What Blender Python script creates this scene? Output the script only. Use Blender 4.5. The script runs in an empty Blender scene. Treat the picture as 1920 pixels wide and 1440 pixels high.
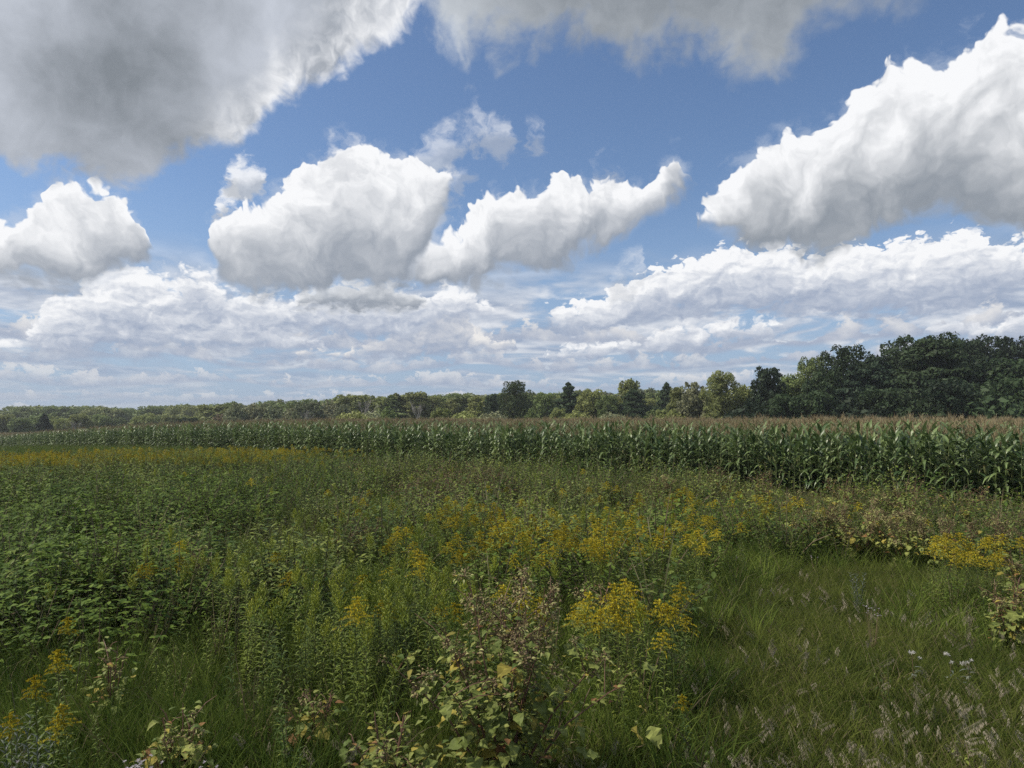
import bpy, bmesh, math, random
import numpy as np
from mathutils import Vector, Matrix, Euler
R = math.radians
scn = bpy.context.scene
COL = scn.collection

# ------------------------------------------------------------------ camera
EYE = 2.6            # metres above the near ground (a roadside bank)
PITCH = 2.9          # degrees upward
FPX = 1330.0         # focal length in pixels of the 1920 px wide photograph
cam_d = bpy.data.cameras.new('camera')
cam_d.sensor_width = 36.0
cam_d.lens = 36.0 * FPX / 1920.0
cam_d.clip_start = 0.05
cam_d.clip_end = 20000
cam = bpy.data.objects.new('camera', cam_d)
COL.objects.link(cam)
cam.location = (0, 0, EYE)
cam.rotation_euler = (R(90 + PITCH), 0, 0)
scn.camera = cam

# ------------------------------------------------------------------ sun, exposure
SUN_AZ, SUN_EL = -92.0, 50.0           # degrees clockwise from the view direction, and height
sun_d = bpy.data.lights.new('sun', 'SUN')
sun_d.energy = 4.4
sun_d.angle = R(2)
sun_d.color = (1.0, 0.93, 0.80)
sun = bpy.data.objects.new('sun', sun_d)
COL.objects.link(sun)
sd = Vector((math.sin(R(SUN_AZ)) * math.cos(R(SUN_EL)), math.cos(R(SUN_AZ)) * math.cos(R(SUN_EL)), math.sin(R(SUN_EL))))
sun.rotation_euler = sd.to_track_quat('Z', 'Y').to_euler()
sun.location = sd * 500

scn.view_settings.view_transform = 'Standard'
scn.view_settings.look = 'None'
scn.view_settings.gamma = 1.0
scn.view_settings.use_curve_mapping = False
scn.view_settings.exposure = 0.0
scn.render.engine = 'CYCLES'
cy = scn.cycles
cy.max_bounces = 6
cy.diffuse_bounces = 4
cy.glossy_bounces = 2
cy.transmission_bounces = 3
cy.transparent_max_bounces = 8
cy.caustics_reflective = False
cy.caustics_refractive = False
cy.use_denoising = False
# ------------------------------------------------------------------ world: clear sky and a field of cumulus
world = bpy.data.worlds.new('World')
scn.world = world
world.use_nodes = True
wt = world.node_tree
wt.nodes.clear()

class X:
    """A float expression made of Math nodes."""
    def __init__(s, sock): s.s = sock
    def __add__(a, b): return mth('ADD', a, b)
    __radd__ = __add__
    def __sub__(a, b): return mth('SUBTRACT', a, b)
    def __rsub__(a, b): return mth('SUBTRACT', b, a)
    def __mul__(a, b): return mth('MULTIPLY', a, b)
    __rmul__ = __mul__
    def __truediv__(a, b): return mth('DIVIDE', a, b)
    def __rtruediv__(a, b): return mth('DIVIDE', b, a)
def put(inp, v):
    if isinstance(v, X): wt.links.new(v.s, inp)
    elif isinstance(v, bpy.types.NodeSocket): wt.links.new(v, inp)
    else: inp.default_value = v
def mth(op, *a, clamp=False):
    n = wt.nodes.new('ShaderNodeMath'); n.operation = op; n.use_clamp = clamp
    for i, v in enumerate(a): put(n.inputs[i], v)
    return X(n.outputs[0])
def smooth(v, a, b, lo=0.0, hi=1.0):
    n = wt.nodes.new('ShaderNodeMapRange'); n.interpolation_type = 'SMOOTHSTEP'
    for i, q in enumerate((v, a, b, lo, hi)): put(n.inputs[i], q)
    return X(n.outputs[0])
def clamp01(v): return mth('ADD', v, 0.0, clamp=True)
def vec(x, y, z=0.0):
    n = wt.nodes.new('ShaderNodeCombineXYZ')
    for i, v in enumerate((x, y, z)): put(n.inputs[i], v)
    return n.outputs[0]
def noise(v, scale, detail=6.0, rough=0.55, dist=0.0, dim='2D', color=False):
    n = wt.nodes.new('ShaderNodeTexNoise'); n.noise_dimensions = dim
    put(n.inputs['Vector'], v)
    n.inputs['Scale'].default_value = scale; n.inputs['Detail'].default_value = detail
    n.inputs['Roughness'].default_value = rough; n.inputs['Distortion'].default_value = dist
    if color:
        s = wt.nodes.new('ShaderNodeSeparateColor'); wt.links.new(n.outputs['Color'], s.inputs[0])
        return X(s.outputs[0]), X(s.outputs[1])
    return X(n.outputs[0])
def voro(v, scale, detail=3.0, rough=0.5):
    n = wt.nodes.new('ShaderNodeTexVoronoi'); n.voronoi_dimensions = '2D'; n.feature = 'F1'
    put(n.inputs['Vector'], v)
    n.inputs['Scale'].default_value = scale
    n.inputs['Detail'].default_value = detail; n.inputs['Roughness'].default_value = rough
    return X(n.outputs['Distance'])
def mixc(f, a, b):
    n = wt.nodes.new('ShaderNodeMix'); n.data_type = 'RGBA'; n.clamp_factor = True
    put(n.inputs['Factor'], f)
    for k, v in ((6, a), (7, b)):
        if isinstance(v, tuple): n.inputs[k].default_value = v + (1.0,) if len(v) == 3 else v
        else: wt.links.new(v, n.inputs[k])
    return n.outputs[2]
def curve(v, pts, x0, x1, y0, y1):
    """Piecewise linear function of v (pts in real units)."""
    n = wt.nodes.new('ShaderNodeFloatCurve')
    c = n.mapping.curves[0]
    q = sorted(((p[0] - x0) / (x1 - x0), (p[1] - y0) / (y1 - y0)) for p in pts)
    while len(c.points) < len(q): c.points.new(0.5, 0.5)
    for p, (a, b) in zip(c.points, q):
        p.location = (min(max(a, 0), 1), min(max(b, 0), 1)); p.handle_type = 'AUTO_CLAMPED'
    n.mapping.update()
    put(n.inputs['Value'], (v - x0) / (x1 - x0))
    return X(n.outputs[0]) * (y1 - y0) + y0

def azel(px, py):
    """Photograph pixel -> compass angle and elevation in degrees."""
    x, y, z = (px - 960) / FPX, 1.0, (720 - py) / FPX
    c, s = math.cos(R(PITCH)), math.sin(R(PITCH))
    y, z = y * c - z * s, y * s + z * c
    l = math.sqrt(x * x + y * y + z * z)
    return math.degrees(math.atan2(x, y)), math.degrees(math.asin(z / l))

tc = wt.nodes.new('ShaderNodeTexCoord')
nrm = wt.nodes.new('ShaderNodeVectorMath'); nrm.operation = 'NORMALIZE'
wt.links.new(tc.outputs['Generated'], nrm.inputs[0])
sp = wt.nodes.new('ShaderNodeSeparateXYZ'); wt.links.new(nrm.outputs[0], sp.inputs[0])
dx, dy, dz = (X(o) for o in sp.outputs)
az = mth('ARCTAN2', dx, dy) * (180 / math.pi)
el = mth('ARCSINE', dz) * (180 / math.pi)

# clear sky
skt = wt.nodes.new('ShaderNodeTexSky'); skt.sky_type = 'NISHITA'
skt.sun_disc = False
skt.sun_elevation = R(SUN_EL); skt.sun_rotation = R(SUN_AZ)
skt.air_density = 1.0; skt.dust_density = 0.6; skt.ozone_density = 1.6; skt.altitude = 0
SKY_STRENGTH = 0.1
def tint(c, rgb):
    n = wt.nodes.new('ShaderNodeMix'); n.data_type = 'RGBA'; n.blend_type = 'MULTIPLY'
    n.inputs['Factor'].default_value = 1.0
    wt.links.new(c, n.inputs[6]); n.inputs[7].default_value = rgb + (1.0,)
    return n.outputs[2]
def lit(r, g, b):      # a cloud colour, in picture values / strength
    f = lambda v: (v / 12.92 if v <= .04045 else ((v + .055) / 1.055) ** 2.4) / SKY_STRENGTH
    return (f(r / 255), f(g / 255), f(b / 255))
skyc = tint(skt.outputs[0], (1.01, 1.10, 1.22))
skyc = mixc(smooth(el, -2.0, 19.0, 0.85, 0.0), skyc, lit(154, 176, 208))   # horizon haze

# shared cloud relief, in degrees; two evaluations give the lit and the shaded side of each puff
P = vec(az, el)
w1, w2 = noise(P, 0.16, 4, 0.55, color=True)
waz, wel = az + (w1 - 0.5) * 5.0, el + (w2 - 0.5) * 4.0
def relief(u, v, s, d=8, vd=2.6):
    p = vec(u, v)
    return (0.74 - voro(p, s, vd, 0.62)) * 0.66 + noise(p, s * 0.9, d, 0.62) * 0.50 + 0.02
LX, LY = -0.62, 0.78
B1 = relief(waz, wel, 0.30)
def soft(u, v, s):
    p = vec(u, v)
    return noise(p, s, 4.5, 0.58) * 1.25 + (0.74 - voro(p, s * 1.1, 1.2, 0.5)) * 0.22
rel1 = soft(waz, wel, 0.26) - soft(waz + LX * 0.7, wel + LY * 0.7, 0.26)
v1, v2 = noise(vec(az * 1.0, el * 1.75), 0.35, 4, 0.6, color=True)
uaz, uel = az + (v1 - 0.5) * 2.0, el + (v2 - 0.5) * 1.2
B2 = relief(uaz, uel * 1.5, 0.58)
rel2 = soft(uaz, uel * 1.6, 0.5) - soft(uaz + LX * 0.36, (uel + LY * 0.36) * 1.6, 0.5)

out = skyc
veil = noise(vec(uaz, uel * 1.15), 0.42, 7, 0.60)
def over(f, c):
    global out
    out = mixc(f, out, c)

def cloud(top, base, B, rel, a, e, amp, soft, hard, white, grey, gain=1.0, lift=0.0, bsoft=None, fade=1.0, halo=0.0):
    T = [azel(*p) for p in top]; Bq = [azel(*p) for p in base]
    x0 = min(p[0] for p in T + Bq) - 0.5; x1 = max(p[0] for p in T + Bq) + 0.5
    lo = min(p[1] for p in T + Bq) - 3; hi = max(p[1] for p in T + Bq) + 3
    t0, t1 = sorted(T)[0], sorted(T)[-1]
    T = [(x0, t0[1] - 2.5)] + T + [(x1, t1[1] - 2.5)]
    b0, b1 = sorted(Bq)[0], sorted(Bq)[-1]
    Bq = [(x0, b0[1] + .4)] + Bq + [(x1, b1[1] + .4)]
    tp = curve(a, T, x0, x1, lo, hi); bs = curve(a, Bq, x0, x1, lo, hi)
    dT, dB = tp - e, e - bs
    rag = (B - 0.44) * amp + 0.75
    dens = smooth(dT + rag, 0.0, hard) * smooth(dT, -1.5, -0.5) * smooth(dB + rag * 0.8 + 0.5, 0.0, bsoft or soft)
    thick = mth('MAXIMUM', tp - bs, 0.4)
    if halo:                   # thin veil that frays off the heap
        over(smooth(dT + (veil - 0.5) * 7.0 + 0.6, 0.0, 2.6) * smooth(dB, -0.6, 1.4) * halo, lit(205, 214, 228))
    tn = dB / thick
    body = smooth(tn + (B - 0.45) * 0.35, -0.10, 0.86, 0.0, 0.93)
    s = clamp01(body + rel * gain * (body + 0.22) + lift + smooth(dT + rag, 2.4, 0.0, 0.0, 0.14))
    over(dens * fade, mixc(s, grey, white))
    return dens

white, cream = lit(250, 251, 253), lit(240, 238, 236)
grey, bluegrey, dark = lit(146, 155, 168), lit(158, 171, 194), lit(122, 130, 141)

# low clouds in long perspective: everywhere near the horizon, and all round outside the view
ih = 1.0 / mth('MAXIMUM', dz + 0.11, 0.03)
plx, ply = dx * ih, dy * ih
q1, q2 = noise(vec(plx, ply), 0.5, 4, 0.55, color=True)
plx, ply = plx + (q1 - 0.5) * 0.8, ply + (q2 - 0.5) * 0.8
def field(u, v, d): return noise(vec(u, v * 0.9), 1.5, d, 0.56)
n0 = field(plx, ply, 7)
n0s = field(plx + 0.03, ply + 0.16, 4)
inview = smooth(mth('ABSOLUTE', az), 44.0, 38.0) * smooth(el, 36.0, 31.0) * smooth(el, 8.5, 14.0)
gd = smooth(n0, 0.42, 0.56) * (1.0 - inview) * smooth(el, -1.0, 1.6, 0.3, 1.0)
gs = clamp01(0.34 + (n0 - n0s) * 3.0 - smooth(n0, 0.55, 0.8) * smooth(el, 10.0, 30.0) * 0.55)
gs = gs * smooth(el, 0.0, 6.0, 0.55, 1.0)
over(gd * smooth(el, 0.0, 9.0, 0.45, 0.96), mixc(gs, mixc(smooth(el, 4, 25), lit(156, 171, 196), grey), mixc(smooth(el, 1.0, 9.0), cream, white)))

# rows of small flat based heaps, one behind the other, down to the horizon
for base_, ht, fr, sd in ((0.5, 0.8, 1.05, 3.1), (1.4, 1.0, 0.80, 17.7), (2.6, 1.3, 0.60, 29.3), (4.1, 1.7, 0.44, 41.9), (5.9, 2.1, 0.34, 57.3)):
    bl = base_ + (noise(vec(az, sd), 0.11, 1, 0.5) - 0.5) * base_ * 0.55
    t = (el - bl) / ht
    m = noise(vec(az + (v1 - 0.5) * 1.2, el * 1.35 + sd + (v2 - 0.5) * 0.8), fr, 7, 0.60)
    gap = noise(vec(az, sd + 5.0), 0.085, 2, 0.5)
    dd_ = m * 1.15 + gap * 0.55 - 0.62 - t * 0.42
    sh = clamp01(smooth(t + (m - 0.5) * 1.6, -0.1, 1.0, 0.05, 0.85))
    over(smooth(dd_, 0.0, 0.09) * smooth(t, -0.12, 0.10) * (0.42 + 0.085 * base_),
         mixc(sh, lit(157, 170, 194), cream))
# low bank on the left: three broken layers
cloud([(-80,640),(30,625),(60,590),(95,560),(140,535),(185,500),(240,488),(300,505),(335,530),(420,560),(500,585),(560,610),(600,640)],
      [(-80,676),(30,670),(120,680),(300,676),(450,672),(600,660)], B2, rel2, uaz, uel, 2.4, 2.2, 0.9, white, bluegrey, 1.3)
cloud([(560,655),(640,655),(690,635),(740,615),(790,608),(808,580),(850,570),(880,582),(884,606),(910,628),(960,640)],
      [(560,668),(700,670),(800,668),(960,650)], B2, rel2, uaz, uel, 2.2, 1.4, 0.8, cream, bluegrey, 1.3)
cloud([(300,560),(330,525),(365,500),(400,512),(430,545),(500,550),(560,540),(640,530),(720,532),(780,545),(850,535),(890,540),(905,560),(960,590)],
      [(300,585),(380,600),(450,622),(540,632),(640,640),(740,645),(800,630),(905,600),(960,594)], B2, rel2, uaz, uel, 2.2, 1.8, 0.9, white, bluegrey, 1.3)
cloud([(560,560),(600,540),(660,525),(720,525),(770,545),(800,565)],
      [(560,568),(640,575),(720,575),(800,568)], B2, rel2, uaz, uel, 1.6, 1.2, 0.9, lit(225, 228, 232), grey, 0.8)
# right: the small scraps under the long band, then the band
cloud([(1020,665),(1050,650),(1100,645),(1170,630),(1230,610),(1290,598),(1340,600),(1380,590),(1450,600),(1490,615)],
      [(1020,675),(1100,672),(1200,668),(1300,660),(1400,640),(1490,625)], B2, rel2, uaz, uel, 2.4, 1.4, 0.9, white, bluegrey, 1.2)
cloud([(1740,610),(1780,590),(1830,585),(1870,600),(1900,575),(1960,560),(2020,550)],
      [(1740,625),(1800,640),(1900,640),(2020,640)], B2, rel2, uaz, uel, 2.2, 1.4, 0.9, white, bluegrey, 1.2)
cloud([(1022,592),(1040,578),(1080,568),(1130,552),(1160,538),(1210,512),(1270,497),(1330,474),(1400,465),(1450,458),(1500,472),(1560,466),(1620,458),(1680,452),(1740,446),(1780,436),(1830,429),(1860,450),(1900,456),(1960,460),(2040,470)],
      [(1022,600),(1060,628),(1110,628),(1180,610),(1260,595),(1400,586),(1500,584),(1600,590),(1700,592),(1800,582),(1850,566),(1900,545),(1960,535),(2040,520)],
      B2, rel2, uaz, uel, 2.2, 1.3, 0.35, white, bluegrey, 1.2, 0.03)
# left cumulus
cloud([(-140,390),(-60,395),(0,412),(40,410),(75,393),(110,367),(150,350),(190,348),(225,360),(255,376),(268,405),(276,438),(284,470)],
      [(-140,530),(0,545),(60,550),(120,552),(180,528),(235,502),(284,474)], B1, rel1, waz, wel, 3.0, 1.7, 0.35, white, grey, 1.2, 0.03, halo=0.4)
# two scraps above the gap
cloud([(405,395),(412,372),(428,362),(445,372),(450,395)], [(405,398),(425,402),(450,398)], veil, rel2, uaz, uel, 8.0, 1.4, 2.0, white, grey, 0.6, 0.3, fade=0.9)
cloud([(425,335),(440,312),(462,300),(480,312),(490,335)], [(425,338),(460,362),(490,340)], veil, rel2, uaz, uel, 8.0, 1.6, 2.2, white, grey, 0.6, 0.3, fade=0.85)
# wispy trail between the middle cumulus
cloud([(752,318),(790,278),(830,252),(870,232),(905,215),(945,230),(962,250)], [(752,326),(800,312),(850,288),(900,268),(962,262)], veil, rel2, uaz, uel, 9.0, 1.8, 3.4, white, grey, 0.4, 0.3, fade=0.5)
# middle cumulus with its long tip, then the big one left of centre
cloud([(728,492),(760,452),(800,432),(850,428),(865,402),(900,386),(940,357),(980,340),(1040,330),(1100,324),(1150,336),(1200,350),(1235,325),(1262,288),(1285,276),(1303,300),(1316,322)],
      [(728,497),(770,522),(830,545),(890,548),(930,515),(960,508),(1000,506),(1060,482),(1120,466),(1180,438),(1230,408),(1270,374),(1316,334)],
      B1, rel1, waz, wel, 2.8, 1.5, 0.35, white, grey, 1.05, 0.02, halo=0.45)
cloud([(388,462),(395,436),(420,410),(470,385),(530,345),(570,325),(600,300),(640,292),(690,280),(740,284),(790,302),(832,330),(848,352)],
      [(388,470),(415,525),(450,548),(520,550),(600,548),(680,540),(750,530),(790,490),(825,410),(848,358)],
      B1, rel1, waz, wel, 3.0, 1.7, 0.35, white, grey, 1.05, 0.02, halo=0.45)
# thin shreds drifting between the heaps
for tp_, bs_ in (([(790,398),(815,360),(850,325),(885,308)], [(790,404),(830,378),(885,318)]), ([(1120,312),(1140,296),(1160,300)], [(1120,322),(1160,326)]), ([(985,250),(1000,244),(1018,252)], [(985,258),(1018,262)]), ([(610,300),(640,262),(665,275),(690,296)], [(610,306),(650,306),(690,304)]), ([(1150,520),(1175,495),(1200,492)], [(1150,530),(1200,520)])):
    cloud(tp_, bs_, veil, rel2, uaz, uel, 9.0, 1.6, 3.2, white, grey, 0.4, 0.3, fade=0.4)
# the great cumulus on the right
cloud([(x, y + 14) for x, y in [(1296,398),(1322,374),(1348,342),(1400,295),(1450,258),(1500,238),(1550,192),(1610,158),(1680,118),(1740,100),(1800,72),(1850,50),(1920,44),(2000,40),(2100,60),(2200,140)]],
      [(1296,406),(1330,430),(1390,448),(1450,460),(1530,466),(1590,450),(1650,424),(1710,404),(1780,394),(1860,418),(1920,428),(2000,440),(2100,440),(2200,400)],
      B1, rel1, waz, wel, 2.3, 1.5, 0.35, white, lit(134, 143, 154), 0.85, 0.06, halo=0.4)

# the two dark soft clouds overhead, seen from below
c1, c2 = noise(P, 0.075, 5, 0.55, color=True)
baz, bel = az + (c1 - 0.5) * 6.0 + (v1 - 0.5) * 1.0, el + (c2 - 0.5) * 4.0 + (v2 - 0.5) * 0.8
nb = noise(vec(baz, bel), 0.12, 6, 0.52)
def underside(lower, x0, x1, cols, soft):
    Bq = [azel(*p) for p in lower]
    bs = curve(az, Bq, x0, x1, 0, 45)
    d = el - bs + (nb - 0.5) * 5.0 + (B1 - 0.5) * 2.2 + (veil - 0.5) * 2.5 + 1.0
    return smooth(d, 0.0, soft), d
PA = [(-700,560),(-400,430),(-100,345),(0,340),(100,345),(190,352),(270,338),(310,312),(370,300),(420,290),(470,262),(500,232),(520,205),(570,185),(640,150),(695,112),(735,72),(765,40),(790,0),(815,-60),(870,-300),(1000,-500)]
da, dd = underside(PA, -65, 12, None, 2.2)
ca, ce = azel(255, 200)
core = smooth(mth('SQRT', mth('POWER', (az - ca + (c1 - .5) * 8) / 9.0, 2.0) + mth('POWER', (el - ce + (c2 - .5) * 6) / 7.0, 2.0)), 0.15, 1.25)
pal = clamp01(0.10 + core * 0.55 + (nb - 0.5) * 1.5 + rel1 * 0.3)
wht = clamp01(smooth(dd, 6.5, 0.8) * smooth(az, -26.0, -19.0) * (0.42 + rel1 * 2.6 + (nb - .4) * 1.8))
colA = mixc(wht, mixc(pal, lit(132, 139, 147), lit(198, 204, 215)), white)
over(da * smooth(el, 12.0, 17.0, 0.75, 1.0), colA)
PB = [(560,-500),(690,-200),(765,-50),(805,40),(845,100),(880,132),(920,128),(960,122),(1010,118),(1080,124),(1150,138),(1200,134),(1270,120),(1330,120),(1400,142),(1450,156),(1490,130),(1530,75),(1600,48),(1700,15),(1780,-20),(1900,-120),(2100,-400)]
db, dd2 = underside(PB, -14, 42, None, 3.4)
palB = clamp01(smooth(az, 6.0, -6.0, 0.28, 0.85) + (nb - 0.5) * 0.8 + rel1 * 0.35 - smooth(dd2, 0.0, 6.0, 0.0, 0.25))
over(db * smooth(az, 30.0, 22.0, 0.6, 1.0) * smooth(az + (nb - .5) * 9, -9.5, -5.0, 0.0, 1.0), mixc(palB, lit(142, 149, 157), lit(208, 214, 221)))

bg = wt.nodes.new('ShaderNodeBackground'); bg.inputs['Strength'].default_value = SKY_STRENGTH
wo = wt.nodes.new('ShaderNodeOutputWorld')
wt.links.new(out, bg.inputs['Color']); wt.links.new(bg.outputs[0], wo.inputs[0])
world.cycles.sampling_method = 'MANUAL'
world.cycles.sample_map_resolution = 512
# ------------------------------------------------------------------ tools
rnd = random.Random(7)
rng = np.random.default_rng(11)
U = rnd.uniform

def material(name, a, b, transl=0.25, rough=0.55, spec=0.25, use_color=False, grain=None):
    """Leaf or stem material: colour between a and b by the piece's own shade and the plant's own shade."""
    m = bpy.data.materials.new(name); m.use_nodes = True
    nt = m.node_tree; N = nt.nodes; L = nt.links
    N.clear()
    outn = N.new('ShaderNodeOutputMaterial')
    at = N.new('ShaderNodeAttribute'); at.attribute_name = 'shade'
    oi = N.new('ShaderNodeObjectInfo')
    ad = N.new('ShaderNodeMath'); ad.operation = 'MULTIPLY_ADD'
    L.new(oi.outputs['Random'], ad.inputs[0]); ad.inputs[1].default_value = 0.40; ad.inputs[2].default_value = -0.20 if use_color else -0.70
    if not use_color:          # neighbouring plants of a kind share a tone: paler and deeper drifts
        lz = N.new('ShaderNodeTexNoise'); L.new(oi.outputs['Location'], lz.inputs['Vector'])
        lz.inputs['Scale'].default_value = 0.9; lz.inputs['Detail'].default_value = 3; lz.inputs['Roughness'].default_value = .6
        l2 = N.new('ShaderNodeMath'); l2.operation = 'MULTIPLY_ADD'; l2.inputs[1].default_value = 3.0
        L.new(lz.outputs[0], l2.inputs[0]); L.new(ad.outputs[0], l2.inputs[2]); l3 = N.new('ShaderNodeMath'); l3.operation = 'ADD'
        L.new(l2.outputs[0], l3.inputs[0]); l3.inputs[1].default_value = -1.0; ad = l3
    a2 = N.new('ShaderNodeMath'); a2.operation = 'ADD'; a2.use_clamp = True
    L.new(ad.outputs[0], a2.inputs[0]); L.new(at.outputs['Fac'], a2.inputs[1])
    mx = N.new('ShaderNodeMix'); mx.data_type = 'RGBA'
    L.new(a2.outputs[0], mx.inputs['Factor'])
    if not use_color and transl > .18: a, b = [c * .72 for c in a], [c * 1.08 for c in b]
    mx.inputs[6].default_value = (*a, 1); mx.inputs[7].default_value = (*b, 1)
    c = mx.outputs[2]
    if grain:
        geo = N.new('ShaderNodeTexCoord'); nz = N.new('ShaderNodeTexNoise')
        L.new(geo.outputs['Object'], nz.inputs['Vector'])
        nz.inputs['Scale'].default_value = grain; nz.inputs['Detail'].default_value = 4
        mr = N.new('ShaderNodeMapRange'); mr.inputs[1].default_value = .3; mr.inputs[2].default_value = .7
        mr.inputs[3].default_value = .72; mr.inputs[4].default_value = 1.22
        L.new(nz.outputs[0], mr.inputs[0])
        mu = N.new('ShaderNodeMix'); mu.data_type = 'RGBA'; mu.blend_type = 'MULTIPLY'; mu.inputs['Factor'].default_value = 1
        L.new(c, mu.inputs[6]); L.new(mr.outputs[0], mu.inputs[7]); c = mu.outputs[2]
    if use_color:
        mu = N.new('ShaderNodeMix'); mu.data_type = 'RGBA'; mu.blend_type = 'MULTIPLY'; mu.inputs['Factor'].default_value = 1
        L.new(c, mu.inputs[6]); L.new(oi.outputs['Color'], mu.inputs[7]); c = mu.outputs[2]
    p = N.new('ShaderNodeBsdfPrincipled')
    L.new(c, p.inputs['Base Color']); p.inputs['Roughness'].default_value = rough
    p.inputs['Specular IOR Level'].default_value = spec
    if transl > 0:
        t = N.new('ShaderNodeBsdfTranslucent'); L.new(c, t.inputs['Color'])
        ms = N.new('ShaderNodeMixShader'); ms.inputs[0].default_value = transl
        L.new(p.outputs[0], ms.inputs[1]); L.new(t.outputs[0], ms.inputs[2]); L.new(ms.outputs[0], outn.inputs[0])
    else:
        L.new(p.outputs[0], outn.inputs[0])
    return m

LANDMARK = [(84, 'the small dark pointed tree'), (145, 'the bare greyish shrub'), (268, 'the reddish shrub'), (352, 'the low blackish round tree'), (470, 'the near end of the silvery thicket'), (573, 'the bare tree among the willows'), (648, 'the small bare bleached tree'), (682, 'the first bleached dead tree'), (783, 'the second bleached dead tree'), (900, 'the small pale larch'), (965, 'the tallest middle tree'), (1066, 'the poking dark pine'), (1108, 'the pale yellowish tree'), (1185, 'the bright green crown'), (1250, 'the lone dark pine'), (1300, 'the pale feathery willow'), (1352, 'the egg shaped olive tree'), (1438, 'the narrow blackish tree'), (1522, 'the small airy tree top'), (1583, 'the flat topped airy tree'), (1640, 'the broad blackish pine'), (1738, 'the broadest oak'), (1826, 'the open oak'), (1905, 'the lacy oak at the border')]
def landmark(px): return min(LANDMARK, key=lambda q: abs(q[0] - px))[1]

MAT = dict(
    grass=material('grass blade', (.074, .118, .020), (.155, .182, .042), .22),
    grass_dry=material('dry grass', (.20, .16, .09), (.34, .28, .18), .2),
    lush=material('tall grass blade', (.080, .140, .024), (.190, .245, .050), .22),
    rod_leaf=material('goldenrod leaf', (.062, .115, .022), (.170, .215, .036), .22),
    rod_stem=material('goldenrod stem', (.07, .09, .03), (.13, .12, .05), 0),
    rod_bud=material('goldenrod bud', (.15, .23, .035), (.34, .37, .045), .28),
    rod_bloom=material('goldenrod bloom', (.44, .34, .018), (.66, .55, .05), .28),
    bramble=material('bramble leaf', (.042, .092, .016), (.125, .185, .030), .2, .6, .12),
    weed=material('broad weed leaf', (.074, .128, .022), (.21, .245, .046), .2),
    pale_weed=material('pale weed leaf', (.13, .185, .048), (.27, .305, .085), .22),
    greyweed=material('grey weed leaf', (.12, .15, .12), (.22, .24, .20), .2),
    burdock=material('burdock leaf', (.125, .185, .045), (.29, .31, .085), .25, .6, .2, grain=22),
    burdock_yellow=material('yellowing burdock leaf', (.30, .27, .055), (.40, .33, .07), .28, .6, .2, grain=30),
    burdock_brown=material('withered burdock leaf', (.15, .075, .035), (.30, .17, .07), .15, .7, .15, grain=30),
    burr=material('burr', (.10, .07, .045), (.32, .25, .14), 0, .8, .1),
    drybits=material('dried bract', (.17, .13, .06), (.42, .42, .18), .2, .7, .1),
    deadwood=material('dead stem', (.05, .03, .022), (.12, .075, .05), 0, .8, .1),
    twig=material('reddish twig', (.13, .07, .05), (.22, .13, .09), 0),
    stem=material('weed stem', (.10, .10, .05), (.17, .12, .08), 0),
    corn_leaf=material('corn leaf', (.068, .128, .045), (.185, .250, .092), .22, .4, .5, grain=9),
    corn_stalk=material('corn stalk', (.10, .14, .05), (.16, .18, .08), 0, .5),
    tassel=material('corn tassel', (.30, .235, .14), (.49, .41, .27), .15, .8, .1),
    ear=material('corn husk', (.13, .17, .06), (.24, .24, .11), .1),
    silk=material('corn silk', (.12, .06, .03), (.2, .1, .05), 0),
    fluff=material('seed fluff', (.50, .48, .45), (.72, .70, .67), .3, .9, .05),
    petal=material('aster petal', (.32, .29, .33), (.48, .45, .48), .25, .7, .1),
    seed=material('grass seed head', (.25, .22, .15), (.44, .39, .30), .25, .8, .1),
    crown=material('tree leaf', (.70, .70, .70), (1.35, 1.35, 1.35), .28, .6, .2, use_color=True),
    bark=material('bark', (.055, .045, .036), (.12, .10, .085), 0, .9, .1, grain=3),
    palebark=material('weathered dead wood', (.24, .22, .20), (.40, .38, .35), 0, .9, .1, grain=3),
)

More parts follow.
